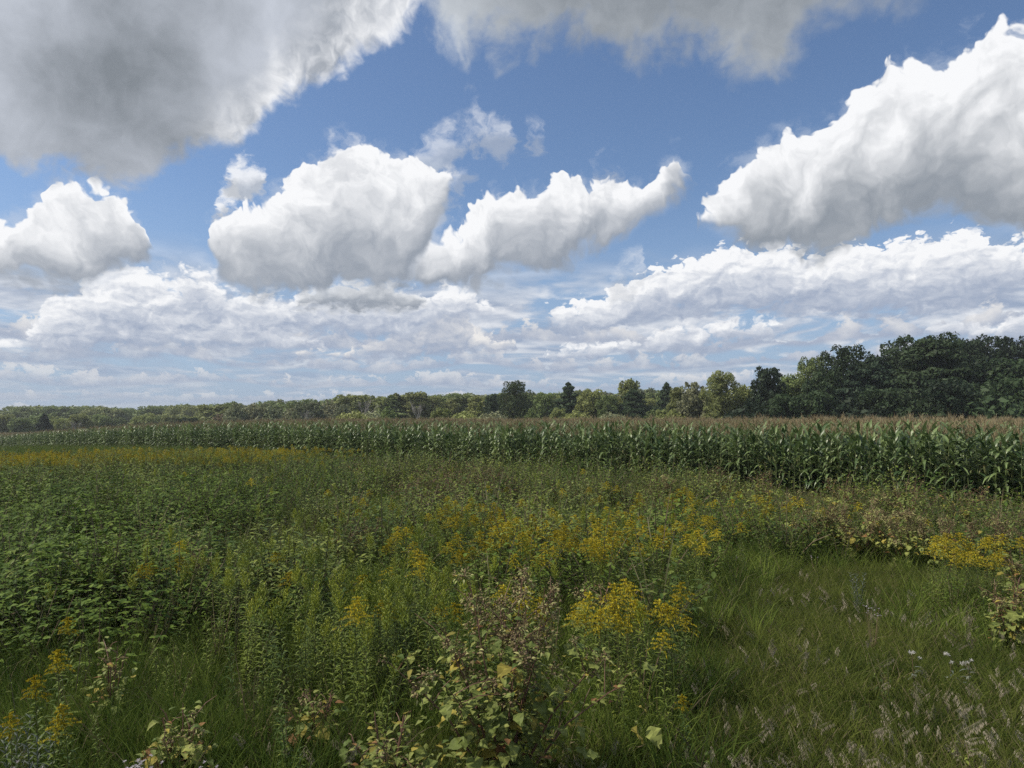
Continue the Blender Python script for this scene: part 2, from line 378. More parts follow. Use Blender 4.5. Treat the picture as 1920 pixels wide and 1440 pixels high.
class Geo:
    """Collects strips and tubes; becomes ONE mesh."""
    def __init__(s): s.v = []; s.f = []; s.m = []; s.sh = []; s.mats = []
    def mi(s, mat):
        if mat not in s.mats: s.mats.append(mat)
        return s.mats.index(mat)
    def add(s, verts, faces, mat, shade):
        o = len(s.v); k = s.mi(mat)
        s.v.extend([tuple(q) for q in verts])
        for f in faces: s.f.append(tuple(i + o for i in f)); s.m.append(k); s.sh.append(shade)
    def leaf(s, p, d, up, L, W, mat, droop=0.4, segs=4, peak=0.35, fold=0.0, shade=None, point=1.0, wave=0.0):
        """A blade: starts at p, runs along d, bends towards the ground."""
        shade = U(0, 1) if shade is None else shade
        d = Vector(d).normalized(); p = Vector(p)
        side = d.cross(Vector(up))
        if side.length < 1e-4: side = d.cross(Vector((1, 0, .2)))
        side.normalize()
        vs = []; step = L / segs; q = p.copy(); dd = d.copy()
        for i in range(segs + 1):
            t = i / segs
            w = W * ((t / peak) ** 0.7 if t < peak else max(0.0, (1 - t) / (1 - peak)) ** point) * 0.5
            w = max(w, W * 0.06)
            n = side.cross(dd).normalized()
            wv = n * (wave * W * math.sin(i * 2.3 + shade * 6))
            if fold:
                vs += [q - side * w + n * (fold * w) + wv, q, q + side * w + n * (fold * w) - wv]
            else:
                vs += [q - side * w, q + side * w]
            q = q + dd * step
            dd = (dd + Vector((0, 0, -1)) * (droop / segs)).normalized()
        k = 3 if fold else 2
        fs = []
        for i in range(segs):
            for j in range(k - 1):
                a = i * k + j
                fs.append((a, a + 1, a + k + 1, a + k))
        s.add(vs, fs, mat, shade)
        return q
    def tube(s, pts, r, mat, sides=4, shade=None):
        shade = U(0, 1) if shade is None else shade
        pts = [Vector(q) for q in pts]; vs = []; n = len(pts)
        for i, q in enumerate(pts):
            t = (pts[min(i + 1, n - 1)] - pts[max(i - 1, 0)]).normalized()
            a = t.cross(Vector((0.13, 0.94, 0.31))).normalized(); b = t.cross(a)
            ri = r[i] if isinstance(r, (list, tuple)) else r
            for k in range(sides):
                an = 2 * math.pi * k / sides
                vs.append(q + (a * math.cos(an) + b * math.sin(an)) * ri)
        fs = [(i * sides + k, i * sides + (k + 1) % sides, (i + 1) * sides + (k + 1) % sides, (i + 1) * sides + k)
              for i in range(n - 1) for k in range(sides)]
        s.add(vs, fs, mat, shade)
    def ball(s, p, r, mat, shade=None, spin=0.0):
        shade = U(0, 1) if shade is None else shade
        p = Vector(p); g = 1.618
        base = [(-1, g, 0), (1, g, 0), (-1, -g, 0), (1, -g, 0), (0, -1, g), (0, 1, g), (0, -1, -g), (0, 1, -g), (g, 0, -1), (g, 0, 1), (-g, 0, -1), (-g, 0, 1)]
        F = [(0, 11, 5), (0, 5, 1), (0, 1, 7), (0, 7, 10), (0, 10, 11), (1, 5, 9), (5, 11, 4), (11, 10, 2), (10, 7, 6), (7, 1, 8), (3, 9, 4), (3, 4, 2), (3, 2, 6), (3, 6, 8), (3, 8, 9), (4, 9, 5), (2, 4, 11), (6, 2, 10), (8, 6, 7), (9, 8, 1)]
        s.add([p + Vector(b).normalized() * r * U(.75, 1.25) for b in base], F, mat, shade)
    def merge(s, o):
        for f, k, sh in zip(o.f, o.m, o.sh):
            s.f.append(tuple(i + len(s.v) for i in f)); s.m.append(s.mi(o.mats[k])); s.sh.append(sh)
        s.v.extend(o.v)
    def mesh(s, name):
        me = bpy.data.meshes.new(name)
        me.from_pydata(s.v, [], s.f)
        for m in s.mats: me.materials.append(MAT[m])
        me.polygons.foreach_set('material_index', s.m)
        a = me.attributes.new('shade', 'FLOAT', 'FACE'); a.data.foreach_set('value', s.sh)
        me.update()
        return me

def joined(parts):
    g = Geo()
    for p in parts.values(): g.merge(p)
    return g
def link(o, parent=None):
    COL.objects.link(o)
    if parent is not None: o.parent = parent
    return o
def obj(name, me, parent=None, **props):
    o = link(bpy.data.objects.new(name, me), parent)
    for k, v in props.items(): o[k] = v
    return o
def thing(name, label, cat, loc, rot=(0, 0, 0), scale=1.0, group=None):
    o = link(bpy.data.objects.new(name, None))
    o.empty_display_size = .1
    o.location = loc; o.rotation_euler = rot
    o.scale = (scale,) * 3 if isinstance(scale, (int, float)) else scale
    o['label'] = label; o['category'] = cat
    if group: o['group'] = group
    return o
def plant(name, label, cat, meshes, loc, rz=0.0, scale=1.0, group=None, tilt=(0, 0), stuff=()):
    """A thing with one child per part; alike plants share the mesh data."""
    t = thing(name, label, cat, loc, (tilt[0], tilt[1], rz), scale, group)
    for pn, me in meshes.items():
        c = obj(pn, me, t)
        if pn in stuff: c['kind'] = 'stuff'
    return t

def ground_z(x, y):
    """Level near the bank, sinking gently towards the far left."""
    t = np.clip((-np.asarray(x, float) - 12) / 95.0, 0, 1); s = t * t * (3 - 2 * t)
    return -2.5 * s - 0.010 * np.clip(np.asarray(y, float) - 95, 0, 250) * s + 0.05 * np.sin(np.asarray(x) * .9) * np.cos(np.asarray(y) * .7) * (np.asarray(y) < 60)
def gz(x, y): return float(ground_z(x, y))
def at(px, d):
    """Where the photograph's column px meets the plane d metres ahead."""
    return (px - 960) / FPX * d

PROTO = bpy.data.collections.new('prototypes')       # never linked to the scene
def scatter(name, variants, pts, rots, scl, idx, **props):
    """ONE stuff object: the variants instanced on points."""
    col = bpy.data.collections.new(name + ' kinds')
    for i, g in enumerate(variants):
        o = bpy.data.objects.new('%s_kind_%02d' % (name, i), g.mesh(name)); col.objects.link(o)
    me = bpy.data.meshes.new(name); n = len(pts)
    me.vertices.add(n); me.vertices.foreach_set('co', np.asarray(pts, np.float32).ravel())
    a = me.attributes.new('rot', 'FLOAT_VECTOR', 'POINT'); a.data.foreach_set('vector', np.asarray(rots, np.float32).ravel())
    a = me.attributes.new('scl', 'FLOAT', 'POINT'); a.data.foreach_set('value', np.asarray(scl, np.float32))
    a = me.attributes.new('pick', 'INT', 'POINT'); a.data.foreach_set('value', np.asarray(idx, np.int32))
    o = obj(name, me, kind='stuff', **props)
    ng = bpy.data.node_groups.new(name, 'GeometryNodeTree')
    ng.interface.new_socket('Geometry', in_out='INPUT', socket_type='NodeSocketGeometry')
    ng.interface.new_socket('Geometry', in_out='OUTPUT', socket_type='NodeSocketGeometry')
    N, Lk = ng.nodes, ng.links
    gi, go = N.new('NodeGroupInput'), N.new('NodeGroupOutput')
    ci = N.new('GeometryNodeCollectionInfo'); ci.inputs['Collection'].default_value = col
    ci.inputs['Separate Children'].default_value = True; ci.inputs['Reset Children'].default_value = True
    ip = N.new('GeometryNodeInstanceOnPoints'); ip.inputs['Pick Instance'].default_value = True
    def named(nm, t):
        q = N.new('GeometryNodeInputNamedAttribute'); q.data_type = t; q.inputs['Name'].default_value = nm
        return q.outputs['Attribute']
    er = N.new('FunctionNodeEulerToRotation')
    Lk.new(named('rot', 'FLOAT_VECTOR'), er.inputs[0])
    Lk.new(gi.outputs[0], ip.inputs['Points']); Lk.new(ci.outputs[0], ip.inputs['Instance'])
    Lk.new(named('pick', 'INT'), ip.inputs['Instance Index']); Lk.new(er.outputs[0], ip.inputs['Rotation'])
    Lk.new(named('scl', 'FLOAT'), ip.inputs['Scale']); Lk.new(ip.outputs[0], go.inputs[0])
    o.modifiers.new('planting', 'NODES').node_group = ng
    return o

EDGE = 33.8                                          # the field's edge runs along x + y = EDGE
def to_edge(x, y): return (EDGE - x - y) / math.sqrt(2)   # metres of meadow left before the corn
def wedge(n, y0, y1, margin=2.6, slope=0.80):
    """Random meadow points seen from the bank, even per square metre."""
    y = np.sqrt(rng.uniform(y0 * y0, y1 * y1, n)); x = rng.uniform(-1, 1, n) * (slope * y + margin)
    return x, y
def ell(x, y, cx, cy, rx, ry):
    """Soft 1..0 patch."""
    d = np.sqrt(((x - cx) / rx) ** 2 + ((y - cy) / ry) ** 2)
    return np.clip(1.6 - 1.2 * d, 0, 1)
def clumpy(x, y, f, seed):
    """Cheap patchiness 0..1."""
    r = np.random.default_rng(seed); v = np.zeros_like(x)
    for k in range(7):
        a = r.uniform(0, 6.28); q = f * r.uniform(.5, 1.8)
        v += np.sin((x * math.cos(a) + y * math.sin(a)) * q + r.uniform(0, 6.28))
    return np.clip(.5 + v / 6.0, 0, 1)
# ------------------------------------------------------------------ ground: one sheet to the horizon
def ground():
    ys = np.concatenate([np.linspace(-60, 0, 7)[:-1], np.linspace(0, 30, 41)[:-1], np.linspace(30, 160, 45)[:-1], np.linspace(160, 700, 20)[:-1], [700, 1200, 2500, 6000]])
    xs = np.concatenate([[-6000, -2500, -1000], np.linspace(-420, -140, 15)[:-1], np.linspace(-140, 30, 69)[:-1], np.linspace(30, 420, 20), [1000, 2500, 6000]])
    X_, Y_ = np.meshgrid(xs, ys); Z_ = ground_z(X_, Y_)
    v = np.stack([X_, Y_, Z_], -1).reshape(-1, 3); w = len(xs)
    f = [(j * w + i, j * w + i + 1, (j + 1) * w + i + 1, (j + 1) * w + i) for j in range(len(ys) - 1) for i in range(w - 1)]
    me = bpy.data.meshes.new('ground'); me.from_pydata(v.tolist(), [], f)
    for p in me.polygons: p.use_smooth = True
    m = bpy.data.materials.new('meadow soil and thatch'); m.use_nodes = True
    N, L = m.node_tree.nodes, m.node_tree.links
    b = N['Principled BSDF']; b.inputs['Roughness'].default_value = 1; b.inputs['Specular IOR Level'].default_value = 0
    t = N.new('ShaderNodeTexCoord'); n1 = N.new('ShaderNodeTexNoise'); n2 = N.new('ShaderNodeTexNoise')
    for n, s in ((n1, 1.3), (n2, 26)):
        n.inputs['Scale'].default_value = s; n.inputs['Detail'].default_value = 6; L.new(t.outputs['Object'], n.inputs['Vector'])
    r = N.new('ShaderNodeValToRGB'); L.new(n1.outputs[0], r.inputs[0])
    r.color_ramp.elements[0].position = .35; r.color_ramp.elements[0].color = (.030, .036, .014, 1)
    r.color_ramp.elements[1].position = .68; r.color_ramp.elements[1].color = (.055, .058, .024, 1)
    r2 = N.new('ShaderNodeValToRGB'); L.new(n2.outputs[0], r2.inputs[0])
    r2.color_ramp.elements[0].position = .52; r2.color_ramp.elements[0].color = (0, 0, 0, 1)
    r2.color_ramp.elements[1].position = .72
    mx = N.new('ShaderNodeMix'); mx.data_type = 'RGBA'; L.new(r2.outputs[0], mx.inputs['Factor'])
    L.new(r.outputs[0], mx.inputs[6]); mx.inputs[7].default_value = (.10, .085, .045, 1)
    L.new(mx.outputs[2], b.inputs['Base Color'])
    bp = N.new('ShaderNodeBump'); bp.inputs['Strength'].default_value = .6; bp.inputs['Distance'].default_value = .05
    L.new(n2.outputs[0], bp.inputs['Height']); L.new(bp.outputs[0], b.inputs['Normal'])
    me.materials.append(m)
    obj('ground', me, kind='structure')
ground()
# ------------------------------------------------------------------ trees beyond the corn
class Crown(Geo):
    def spray(s, c, rad, n, size, tone=0.5, under=0.35, out=0.75, mat='crown', up=0.0):
        """Leaf clumps scattered through the shell of one bough."""
        d = rng.normal(size=(n, 3)); d /= np.linalg.norm(d, axis=1)[:, None]
        keep = (d[:, 2] > -0.25) | (rng.random(n) < under); d = d[keep]; n = len(d); size = size * 1.22
        r = rng.uniform(0.45, 1.08, n) ** 0.6
        cc = np.asarray(c) + d * np.asarray(rad) * r[:, None]
        nn = d * out + rng.normal(size=(n, 3)) * 0.6; nn[:, 2] += up
        nn /= np.linalg.norm(nn, axis=1)[:, None]
        a = np.cross(nn, rng.normal(size=(n, 3))); a /= np.linalg.norm(a, axis=1)[:, None]
        b = np.cross(nn, a)
        L = (size * rng.uniform(.6, 1.4, n))[:, None]; W = L * rng.uniform(.35, .7, n)[:, None]
        P = np.stack([cc - a * L, cc + b * W - a * L * .1, cc + a * L, cc - b * W + a * L * .15], 1).reshape(-1, 3)
        o = len(s.v); k = s.mi(mat)
        s.v.extend(map(tuple, P.tolist()))
        s.f.extend((o + 4 * i, o + 4 * i + 1, o + 4 * i + 2, o + 4 * i + 3) for i in range(n))
        s.m.extend([k] * n); s.sh.extend(np.clip(tone + rng.normal(0, .16, n), 0, 1).tolist())
def limb(g, a, b, r0, r1, mat='bark', bend=.12, n=4):
    a, b = Vector(a), Vector(b); off = Vector((U(-1, 1), U(-1, 1), U(-.3, 1))) * (b - a).length * bend
    g.tube([a + (b - a) * t + off * math.sin(t * math.pi) for t in [i / n for i in range(n + 1)]],
           [r0 + (r1 - r0) * i / n for i in range(n + 1)], mat, 5)
def broadleaf(h=12, w=8, base=.18, nb=46, br=1.5, leaf=.30, per=150, gaps=0.0, shape=1.0, flat=.8):
    """Trunk with limbs; boughs fill an egg-shaped envelope and leave holes between them."""
    t, c = Geo(), Crown()
    t.tube([(0, 0, 0), (U(-.1, .1), U(-.1, .1), h * .3), (U(-.3, .3), U(-.3, .3), h * .62), (0, 0, h * .86)], [h * .026, h * .019, h * .011, .03], 'bark', 7)
    z0 = h * base
    for i in range(nb):
        f = (i + .5) / nb; an = i * 2.4 + U(-.4, .4)
        z = z0 + (h - z0 - br * .8) * (f ** (.85 * shape))
        q = (z - z0) / (h - z0); prof = math.sqrt(max(0, 1 - ((q - .46) / .60) ** 2))
        rr = w * .5 * prof * U(.45 if i % 3 else .1, .92)
        p = (rr * math.cos(an), rr * math.sin(an), z)
        b = br * U(.7, 1.25) * (1 - .15 * f)
        limb(t, (0, 0, max(h * .14, z - rr * .8)), p, h * .008, .025)
        c.spray(p, (b, b, b * flat), int(per * (b / br) ** 2 * (1 - gaps)), leaf, U(.3, .7))
    for i in range(9):                      # the inside of the crown, its dimness put into a darker leaf tone
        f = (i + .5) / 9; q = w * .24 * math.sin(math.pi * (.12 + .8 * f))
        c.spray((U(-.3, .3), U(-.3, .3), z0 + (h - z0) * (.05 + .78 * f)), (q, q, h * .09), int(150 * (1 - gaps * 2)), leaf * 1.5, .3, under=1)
    return t, c
def pine(h=12, w=6.5, tiers=11, leaf=.34, droop=.0, per=70, top=.1):
    t, c = Geo(), Crown()
    t.tube([(0, 0, 0), (.05, 0, h * .5), (0, 0, h * .98)], [h * .022, h * .013, .02], 'bark', 7)
    for k in range(tiers):
        f = k / (tiers - 1); z = h * (.10 + .86 * f); R_ = w * .5 * ((1 - f) ** .75 + top) * U(.8, 1.1)
        nb = max(3, int(8 - 4 * f))
        for j in range(nb):
            an = j * 6.283 / nb + k * 1.1 + U(-.35, .35); r = R_ * U(.65, 1.1)
            e = (r * math.cos(an), r * math.sin(an), z + r * (.22 - droop) + U(-.2, .2))
            limb(t, (0, 0, z), e, .07 * (1 - f) + .03, .02, bend=.05)
            for q in (.45, .75, 1.0):
                if q < 1 and r < 1: continue
                c.spray((e[0] * q, e[1] * q, z + (e[2] - z) * q), (.34 * r + .3, .34 * r + .3, .30 + .07 * r), int(per * .6), leaf, U(.3, .65), under=.7, up=.5)
    c.spray((0, 0, h * .97), (.3, .3, .7), 40, leaf * .8, .5)
    return t, c
def column(h=12, w=3.2, leaf=.28, per=130):
    t, c = Geo(), Crown()
    t.tube([(0, 0, 0), (.1, .05, h * .5), (0, 0, h * .95)], [h * .015, h * .01, .02], 'bark', 6)
    for k in range(20):
        f = k / 19; z = h * (.06 + .9 * f); r = w * .5 * math.sin(math.pi * (.16 + .78 * f)) ** .8
        an = k * 2.4; q = r * U(.15, .75); p = (q * math.cos(an), q * math.sin(an), z)
        limb(t, (0, 0, z - .8), p, .05, .02); b = w * .26 * U(.8, 1.2) * (1 - .45 * f)
        c.spray(p, (b, b, b * 1.5), per, leaf, U(.3, .7))
    return t, c
def feathery(h=10, w=7, leaf=.22, n=60):
    """Many upright sprays (willow, young poplar)."""
    t, c = Geo(), Crown()
    for k in range(n):
        an = k * 2.4; r = w * .5 * math.sqrt((k + .5) / n) * U(.8, 1.05)
        x, y = r * math.cos(an), r * math.sin(an); z = h * (1 - .55 * (r / (w * .5)) ** 1.8) * U(.72, 1.0)
        limb(t, (x * .12, y * .12, 0), (x, y, z), .07, .012, bend=.06)
        for q in (.25, .45, .65, .82, .95):
            b = .62 * (1.25 - q * .7)
            c.spray((x * q ** .8, y * q ** .8, z * q), (b, b, b * 1.4), int(44 * (1.3 - q * .6)), leaf, U(.3, .7))
    return t, c
def bush(h=4, w=6, leaf=.2, n=22):
    t, c = Geo(), Crown()
    for k in range(n):
        an = k * 2.4; r = w * .5 * math.sqrt((k + .5) / n); x, y = r * math.cos(an), r * math.sin(an)
        z = h * (1 - .6 * (r / (w * .5)) ** 2) * U(.65, .95)
        limb(t, (x * .1, y * .1, 0), (x, y, z * .8), .05, .015)
        c.spray((x, y, z * .72), (w * .15, w * .15, h * .24), 95, leaf, U(.3, .7), under=.7)
        c.spray((x, y, z * .35), (w * .15, w * .15, h * .24), 50, leaf, U(.3, .7), under=.7)
    return t, c
def deadtree(h=9):
    t, c = Geo(), Geo()
    def grow(g, p, d, L, r, lev):
        q = p + d * L; limb(g, p, q, r, r * .6, 'palebark', .06, 3)
        if lev == 0: return
        for k in range(3 if lev > 1 else 4):
            e = (d + Vector((U(-1, 1), U(-1, 1), U(-.1, .8))) * .62).normalized()
            grow(c, p + d * L * U(.55, 1.0), e, L * U(.5, .75), r * .55, lev - 1)
    t.tube([(0, 0, 0), (.1, 0, h * .35)], [.16, .12], 'palebark', 6)
    for k in range(4):
        grow(t, Vector((.08, 0, h * (.25 + .03 * k))), Vector((U(-.6, .6), U(-.6, .6), 1)).normalized(), h * .30, .10, 3)
    return t, c

KINDS = {}
def kind(n, tc): KINDS[n] = (tc[0].mesh(n + '_trunk'), tc[1].mesh(n + '_crown'))
kind('oak1', broadleaf(12, 11, .22, 44, 1.25, .17, 250, .15, .8))
kind('oak2', broadleaf(12, 9.5, .20, 40, 1.15, .17, 240, .2, .8))
kind('oval', broadleaf(12, 8, .08, 52, 1.15, .15, 240, 0, .95))
kind('round1', broadleaf(12, 10, .03, 52, 1.6, .30, 170))
kind('round2', broadleaf(12, 11, .02, 46, 1.85, .32, 180, 0, .8))
kind('tall1', broadleaf(12, 6.5, .03, 54, 1.2, .26, 150, 0, .9, 1.1))
kind('tall2', broadleaf(12, 5, .04, 46, 1.1, .26, 130, .0, 1.0, 1.2))
kind('pine1', pine(12, 7.5, 12, .32, .05, 150))
kind('pine2', pine(12, 6, 13, .32, -.05, 140))
kind('bigpine', pine(12, 11, 14, .22, .10, 240, .22))
kind('spruce', pine(12, 4.6, 17, .30, .3, 110, .06))
kind('column1', column(12, 3.4)); kind('column2', column(12, 2.6))
kind('feathery1', feathery()); kind('feathery2', feathery(10, 9, .24, 64))
kind('bush1', bush()); kind('bush2', bush(4, 5, .16, 24))
kind('dead1', deadtree(9)); kind('dead2', deadtree(9))
BASEH = dict(feathery1=10, feathery2=10, bush1=4, bush2=4, dead1=9, dead2=9)

DEEP, DARK, PINE = (.052, .084, .036), (.028, .048, .024), (.036, .060, .034)  # cloud shade over the right wood is put into its dark crown colours
MIDG, OLIVE, LITE = (.175, .225, .080), (.220, .250, .088), (.255, .285, .095)  # raised: sunlight on the left and middle trees is put into these colours
GREYG, PALEG, RUST = (.225, .25, .140), (.27, .28, .16), (.25, .19, .12)
def tree(px, top, d, k, col, name, label, cat='tree', wide=1.0, group=None, rz=None):
    x = at(px, d); z = gz(x, d) - .15
    h = EYE - z + (787.4 - top) * d / FPX
    s = h / (BASEH.get(k, 12) * 1.02)
    j = U(.86, 1.14)
    if group:                      # members of a row: say beside which marked tree they stand
        label = label + ' near ' + landmark(px); group = group + ' near ' + landmark(px)
    t = thing(name, label, cat, (x, d, z), (0, 0, U(0, 6.28) if rz is None else rz), (s * wide, s * wide, s), group)
    obj('trunk', KINDS[k][0], t)
    c = obj('branches' if 'dead' in k else 'crown', KINDS[k][1], t); c['kind'] = 'stuff'
    c.color = (col[0] * j, col[1] * j * U(.97, 1.03), col[2] * j, 1)
    return t

# the dark wood on the right, back to front
tree(1992, 612, 150, 'oak1', DARK, 'oak_tree', 'tall dark oak whose crown is cut by the edge of the view')
tree(1898, 618, 146, 'oak1', DARK, 'oak_tree', 'dark oak with lacy crown next to the right border of the view')
tree(1826, 622, 144, 'oak2', DARK, 'oak_tree', 'dark open oak between the broadest oak and the far right one')
tree(1738, 616, 140, 'oak1', DEEP, 'oak_tree', 'broadest dark oak with domed lacy crown rising above the wood', wide=1.05)
tree(1672, 655, 142, 'oak2', DARK, 'oak_tree', 'thin dark oak crown just left of the broadest oak')
tree(1583, 637, 134, 'oak2', DEEP, 'locust_tree', 'flat topped airy green tree standing above the dark pines', wide=.82)
tree(1522, 660, 138, 'oak2', MIDG, 'locust_tree', 'small airy tree top with sky gaps at the left end of the dark wood', wide=.62)
tree(1640, 668, 130, 'bigpine', PINE, 'pine_tree', 'broad blackish pine in the middle of the dark wood', 'pine')
tree(1600, 684, 128, 'pine1', PINE, 'pine_tree', 'blackish pine left of the broad one below the flat topped tree', 'pine')
tree(1748, 634, 126, 'bigpine', DEEP, 'larch_tree', 'feathery dark green conifer in front of the broadest oak', 'conifer')
tree(1848, 668, 127, 'round1', DARK, 'maple_tree', 'rounded dark maple below the open oaks on the right', 'tree')
tree(1925, 660, 124, 'round2', DEEP, 'maple_tree', 'rounded dark maple at the right border beside the corn', 'tree')
tree(1550, 690, 132, 'round1', DEEP, 'maple_tree', 'rounded dark maple below the small airy tree top', 'tree', wide=.8)
tree(1482, 698, 140, 'round1', MIDG, 'maple_tree', 'mid green maple right of the dark narrow spruce', 'tree', wide=.8)
tree(1438, 684, 136, 'tall1', DARK, 'spruce_tree', 'dark narrow blackish tree standing apart left of the wood', 'tree', wide=.9)
tree(1352, 690, 142, 'oval', OLIVE, 'linden_tree', 'egg shaped olive tree in full leaf right of the feathery willow', 'tree', wide=.95)
tree(1392, 718, 146, 'round1', LITE, 'ash_tree', 'pale green tree squeezed between the egg shaped and the narrow dark tree', 'tree', wide=.7)
tree(1300, 702, 150, 'feathery1', PALEG, 'willow_tree', 'pale feathery willow left of the egg shaped olive tree', 'tree', wide=.9)
tree(1272, 722, 158, 'tall2', OLIVE, 'ash_tree', 'narrow olive tree touching the pale feathery willow', 'tree')
for i, (px, top, d, k) in enumerate([(1410, 745, 122, 'bush1'), (1470, 735, 120, 'round2'), (1530, 728, 118, 'round2'), (1590, 732, 117, 'bush1'), (1650, 722, 116, 'round2'), (1712, 728, 115, 'bush1'), (1775, 705, 114, 'round2'), (1840, 715, 113, 'bush1'), (1905, 700, 112, 'round2'), (1970, 705, 111, 'round2')]):
    tree(px, top, d, k, DEEP if i % 3 else DARK, 'hazel_shrub', 'low dark shrub at the foot of the wood', 'shrub', group='dark shrubs along the foot of the wood')

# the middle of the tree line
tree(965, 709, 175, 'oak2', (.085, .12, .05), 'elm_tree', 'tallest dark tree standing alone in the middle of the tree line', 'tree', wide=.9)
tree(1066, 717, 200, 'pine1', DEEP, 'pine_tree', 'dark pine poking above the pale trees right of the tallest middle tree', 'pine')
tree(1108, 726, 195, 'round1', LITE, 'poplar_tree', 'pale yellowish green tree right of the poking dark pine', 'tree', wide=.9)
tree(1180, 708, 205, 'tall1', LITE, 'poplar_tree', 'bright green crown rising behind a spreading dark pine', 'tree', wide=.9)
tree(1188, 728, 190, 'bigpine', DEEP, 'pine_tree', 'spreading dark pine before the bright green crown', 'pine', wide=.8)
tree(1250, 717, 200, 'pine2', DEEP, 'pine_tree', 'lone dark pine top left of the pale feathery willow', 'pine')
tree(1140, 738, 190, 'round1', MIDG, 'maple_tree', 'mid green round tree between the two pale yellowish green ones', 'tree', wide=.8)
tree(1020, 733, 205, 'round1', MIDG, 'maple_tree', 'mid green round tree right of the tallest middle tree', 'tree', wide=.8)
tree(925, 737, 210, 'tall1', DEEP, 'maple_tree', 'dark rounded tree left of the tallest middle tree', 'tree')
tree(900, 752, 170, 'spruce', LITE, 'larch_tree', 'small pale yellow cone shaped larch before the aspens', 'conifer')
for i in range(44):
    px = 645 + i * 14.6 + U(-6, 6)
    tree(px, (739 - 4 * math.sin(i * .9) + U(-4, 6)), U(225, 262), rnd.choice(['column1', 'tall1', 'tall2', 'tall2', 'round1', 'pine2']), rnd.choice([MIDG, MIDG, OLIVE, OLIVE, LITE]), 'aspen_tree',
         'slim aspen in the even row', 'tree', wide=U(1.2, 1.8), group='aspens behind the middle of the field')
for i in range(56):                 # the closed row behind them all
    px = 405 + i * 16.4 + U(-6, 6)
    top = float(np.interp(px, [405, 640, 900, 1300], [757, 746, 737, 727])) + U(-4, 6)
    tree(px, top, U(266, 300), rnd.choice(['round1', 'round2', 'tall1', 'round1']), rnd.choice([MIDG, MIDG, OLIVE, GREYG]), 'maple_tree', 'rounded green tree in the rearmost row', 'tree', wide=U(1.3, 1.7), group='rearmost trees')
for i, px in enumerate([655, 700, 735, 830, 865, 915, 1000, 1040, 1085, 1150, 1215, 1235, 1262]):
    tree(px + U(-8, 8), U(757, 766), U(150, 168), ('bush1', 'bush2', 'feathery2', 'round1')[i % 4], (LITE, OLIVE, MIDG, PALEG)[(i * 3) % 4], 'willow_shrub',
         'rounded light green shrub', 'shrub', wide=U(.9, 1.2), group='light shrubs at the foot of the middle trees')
tree(682, 738, 172, 'dead1', (1, 1, 1), 'dead_tree', 'bare bleached dead tree in front of the grey green willows', 'dead tree', wide=1.0)
tree(783, 746, 172, 'dead2', (1, 1, 1), 'dead_tree', 'bare bleached dead tree farther right, before the slim aspens', 'dead tree', wide=1.0)
tree(648, 772, 165, 'dead2', (1, 1, 1), 'dead_tree', 'small bare bleached tree low beside the willow thicket', 'dead tree', wide=1.3, rz=1.0)
tree(573, 762, 190, 'dead1', (1, 1, 1), 'dead_tree', 'bare grey dead tree among the silvery willows', 'dead tree', wide=1.0, rz=2.0)

# the left: silvery willows, a far rounded wood
for i, px in enumerate([445, 470, 496, 520, 545, 566, 592, 615, 640]):
    tree(px + U(-6, 6), (746, 752, 745, 755, 757, 750, 744, 746, 750)[i], U(205, 225), ('feathery1', 'feathery2')[i % 2], (GREYG, PALEG, GREYG)[i % 3], 'willow_tree',
         'silvery grey green feathery willow', 'tree', wide=U(.95, 1.2), group='silvery willows left of the dead trees')
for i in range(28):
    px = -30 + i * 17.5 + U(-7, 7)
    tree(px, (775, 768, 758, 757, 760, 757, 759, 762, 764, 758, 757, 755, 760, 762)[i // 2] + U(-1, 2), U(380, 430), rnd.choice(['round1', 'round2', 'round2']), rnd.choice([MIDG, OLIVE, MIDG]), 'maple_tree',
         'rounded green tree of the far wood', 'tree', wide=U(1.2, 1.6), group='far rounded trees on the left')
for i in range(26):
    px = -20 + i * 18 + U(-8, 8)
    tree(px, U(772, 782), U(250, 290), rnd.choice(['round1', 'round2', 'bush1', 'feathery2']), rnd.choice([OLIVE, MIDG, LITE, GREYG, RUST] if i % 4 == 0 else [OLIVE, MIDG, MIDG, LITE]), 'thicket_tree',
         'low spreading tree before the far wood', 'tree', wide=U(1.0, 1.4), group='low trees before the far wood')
tree(352, 780, 215, 'round2', DARK, 'maple_tree', 'low round blackish tree at the edge of the corn on the left', 'tree', wide=1.05)
tree(84, 775, 240, 'spruce', PINE, 'spruce_tree', 'small dark pointed tree at the far left among the pale thicket', 'tree', wide=1.6)
tree(268, 788, 220, 'bush2', RUST, 'sumac_shrub', 'reddish brown shrub left of the low blackish round tree', 'shrub', wide=1.2)
tree(145, 784, 225, 'dead1', (.8, .7, .7), 'dead_shrub', 'greyish bare shrub in the thicket at the far left', 'shrub', wide=1.3)
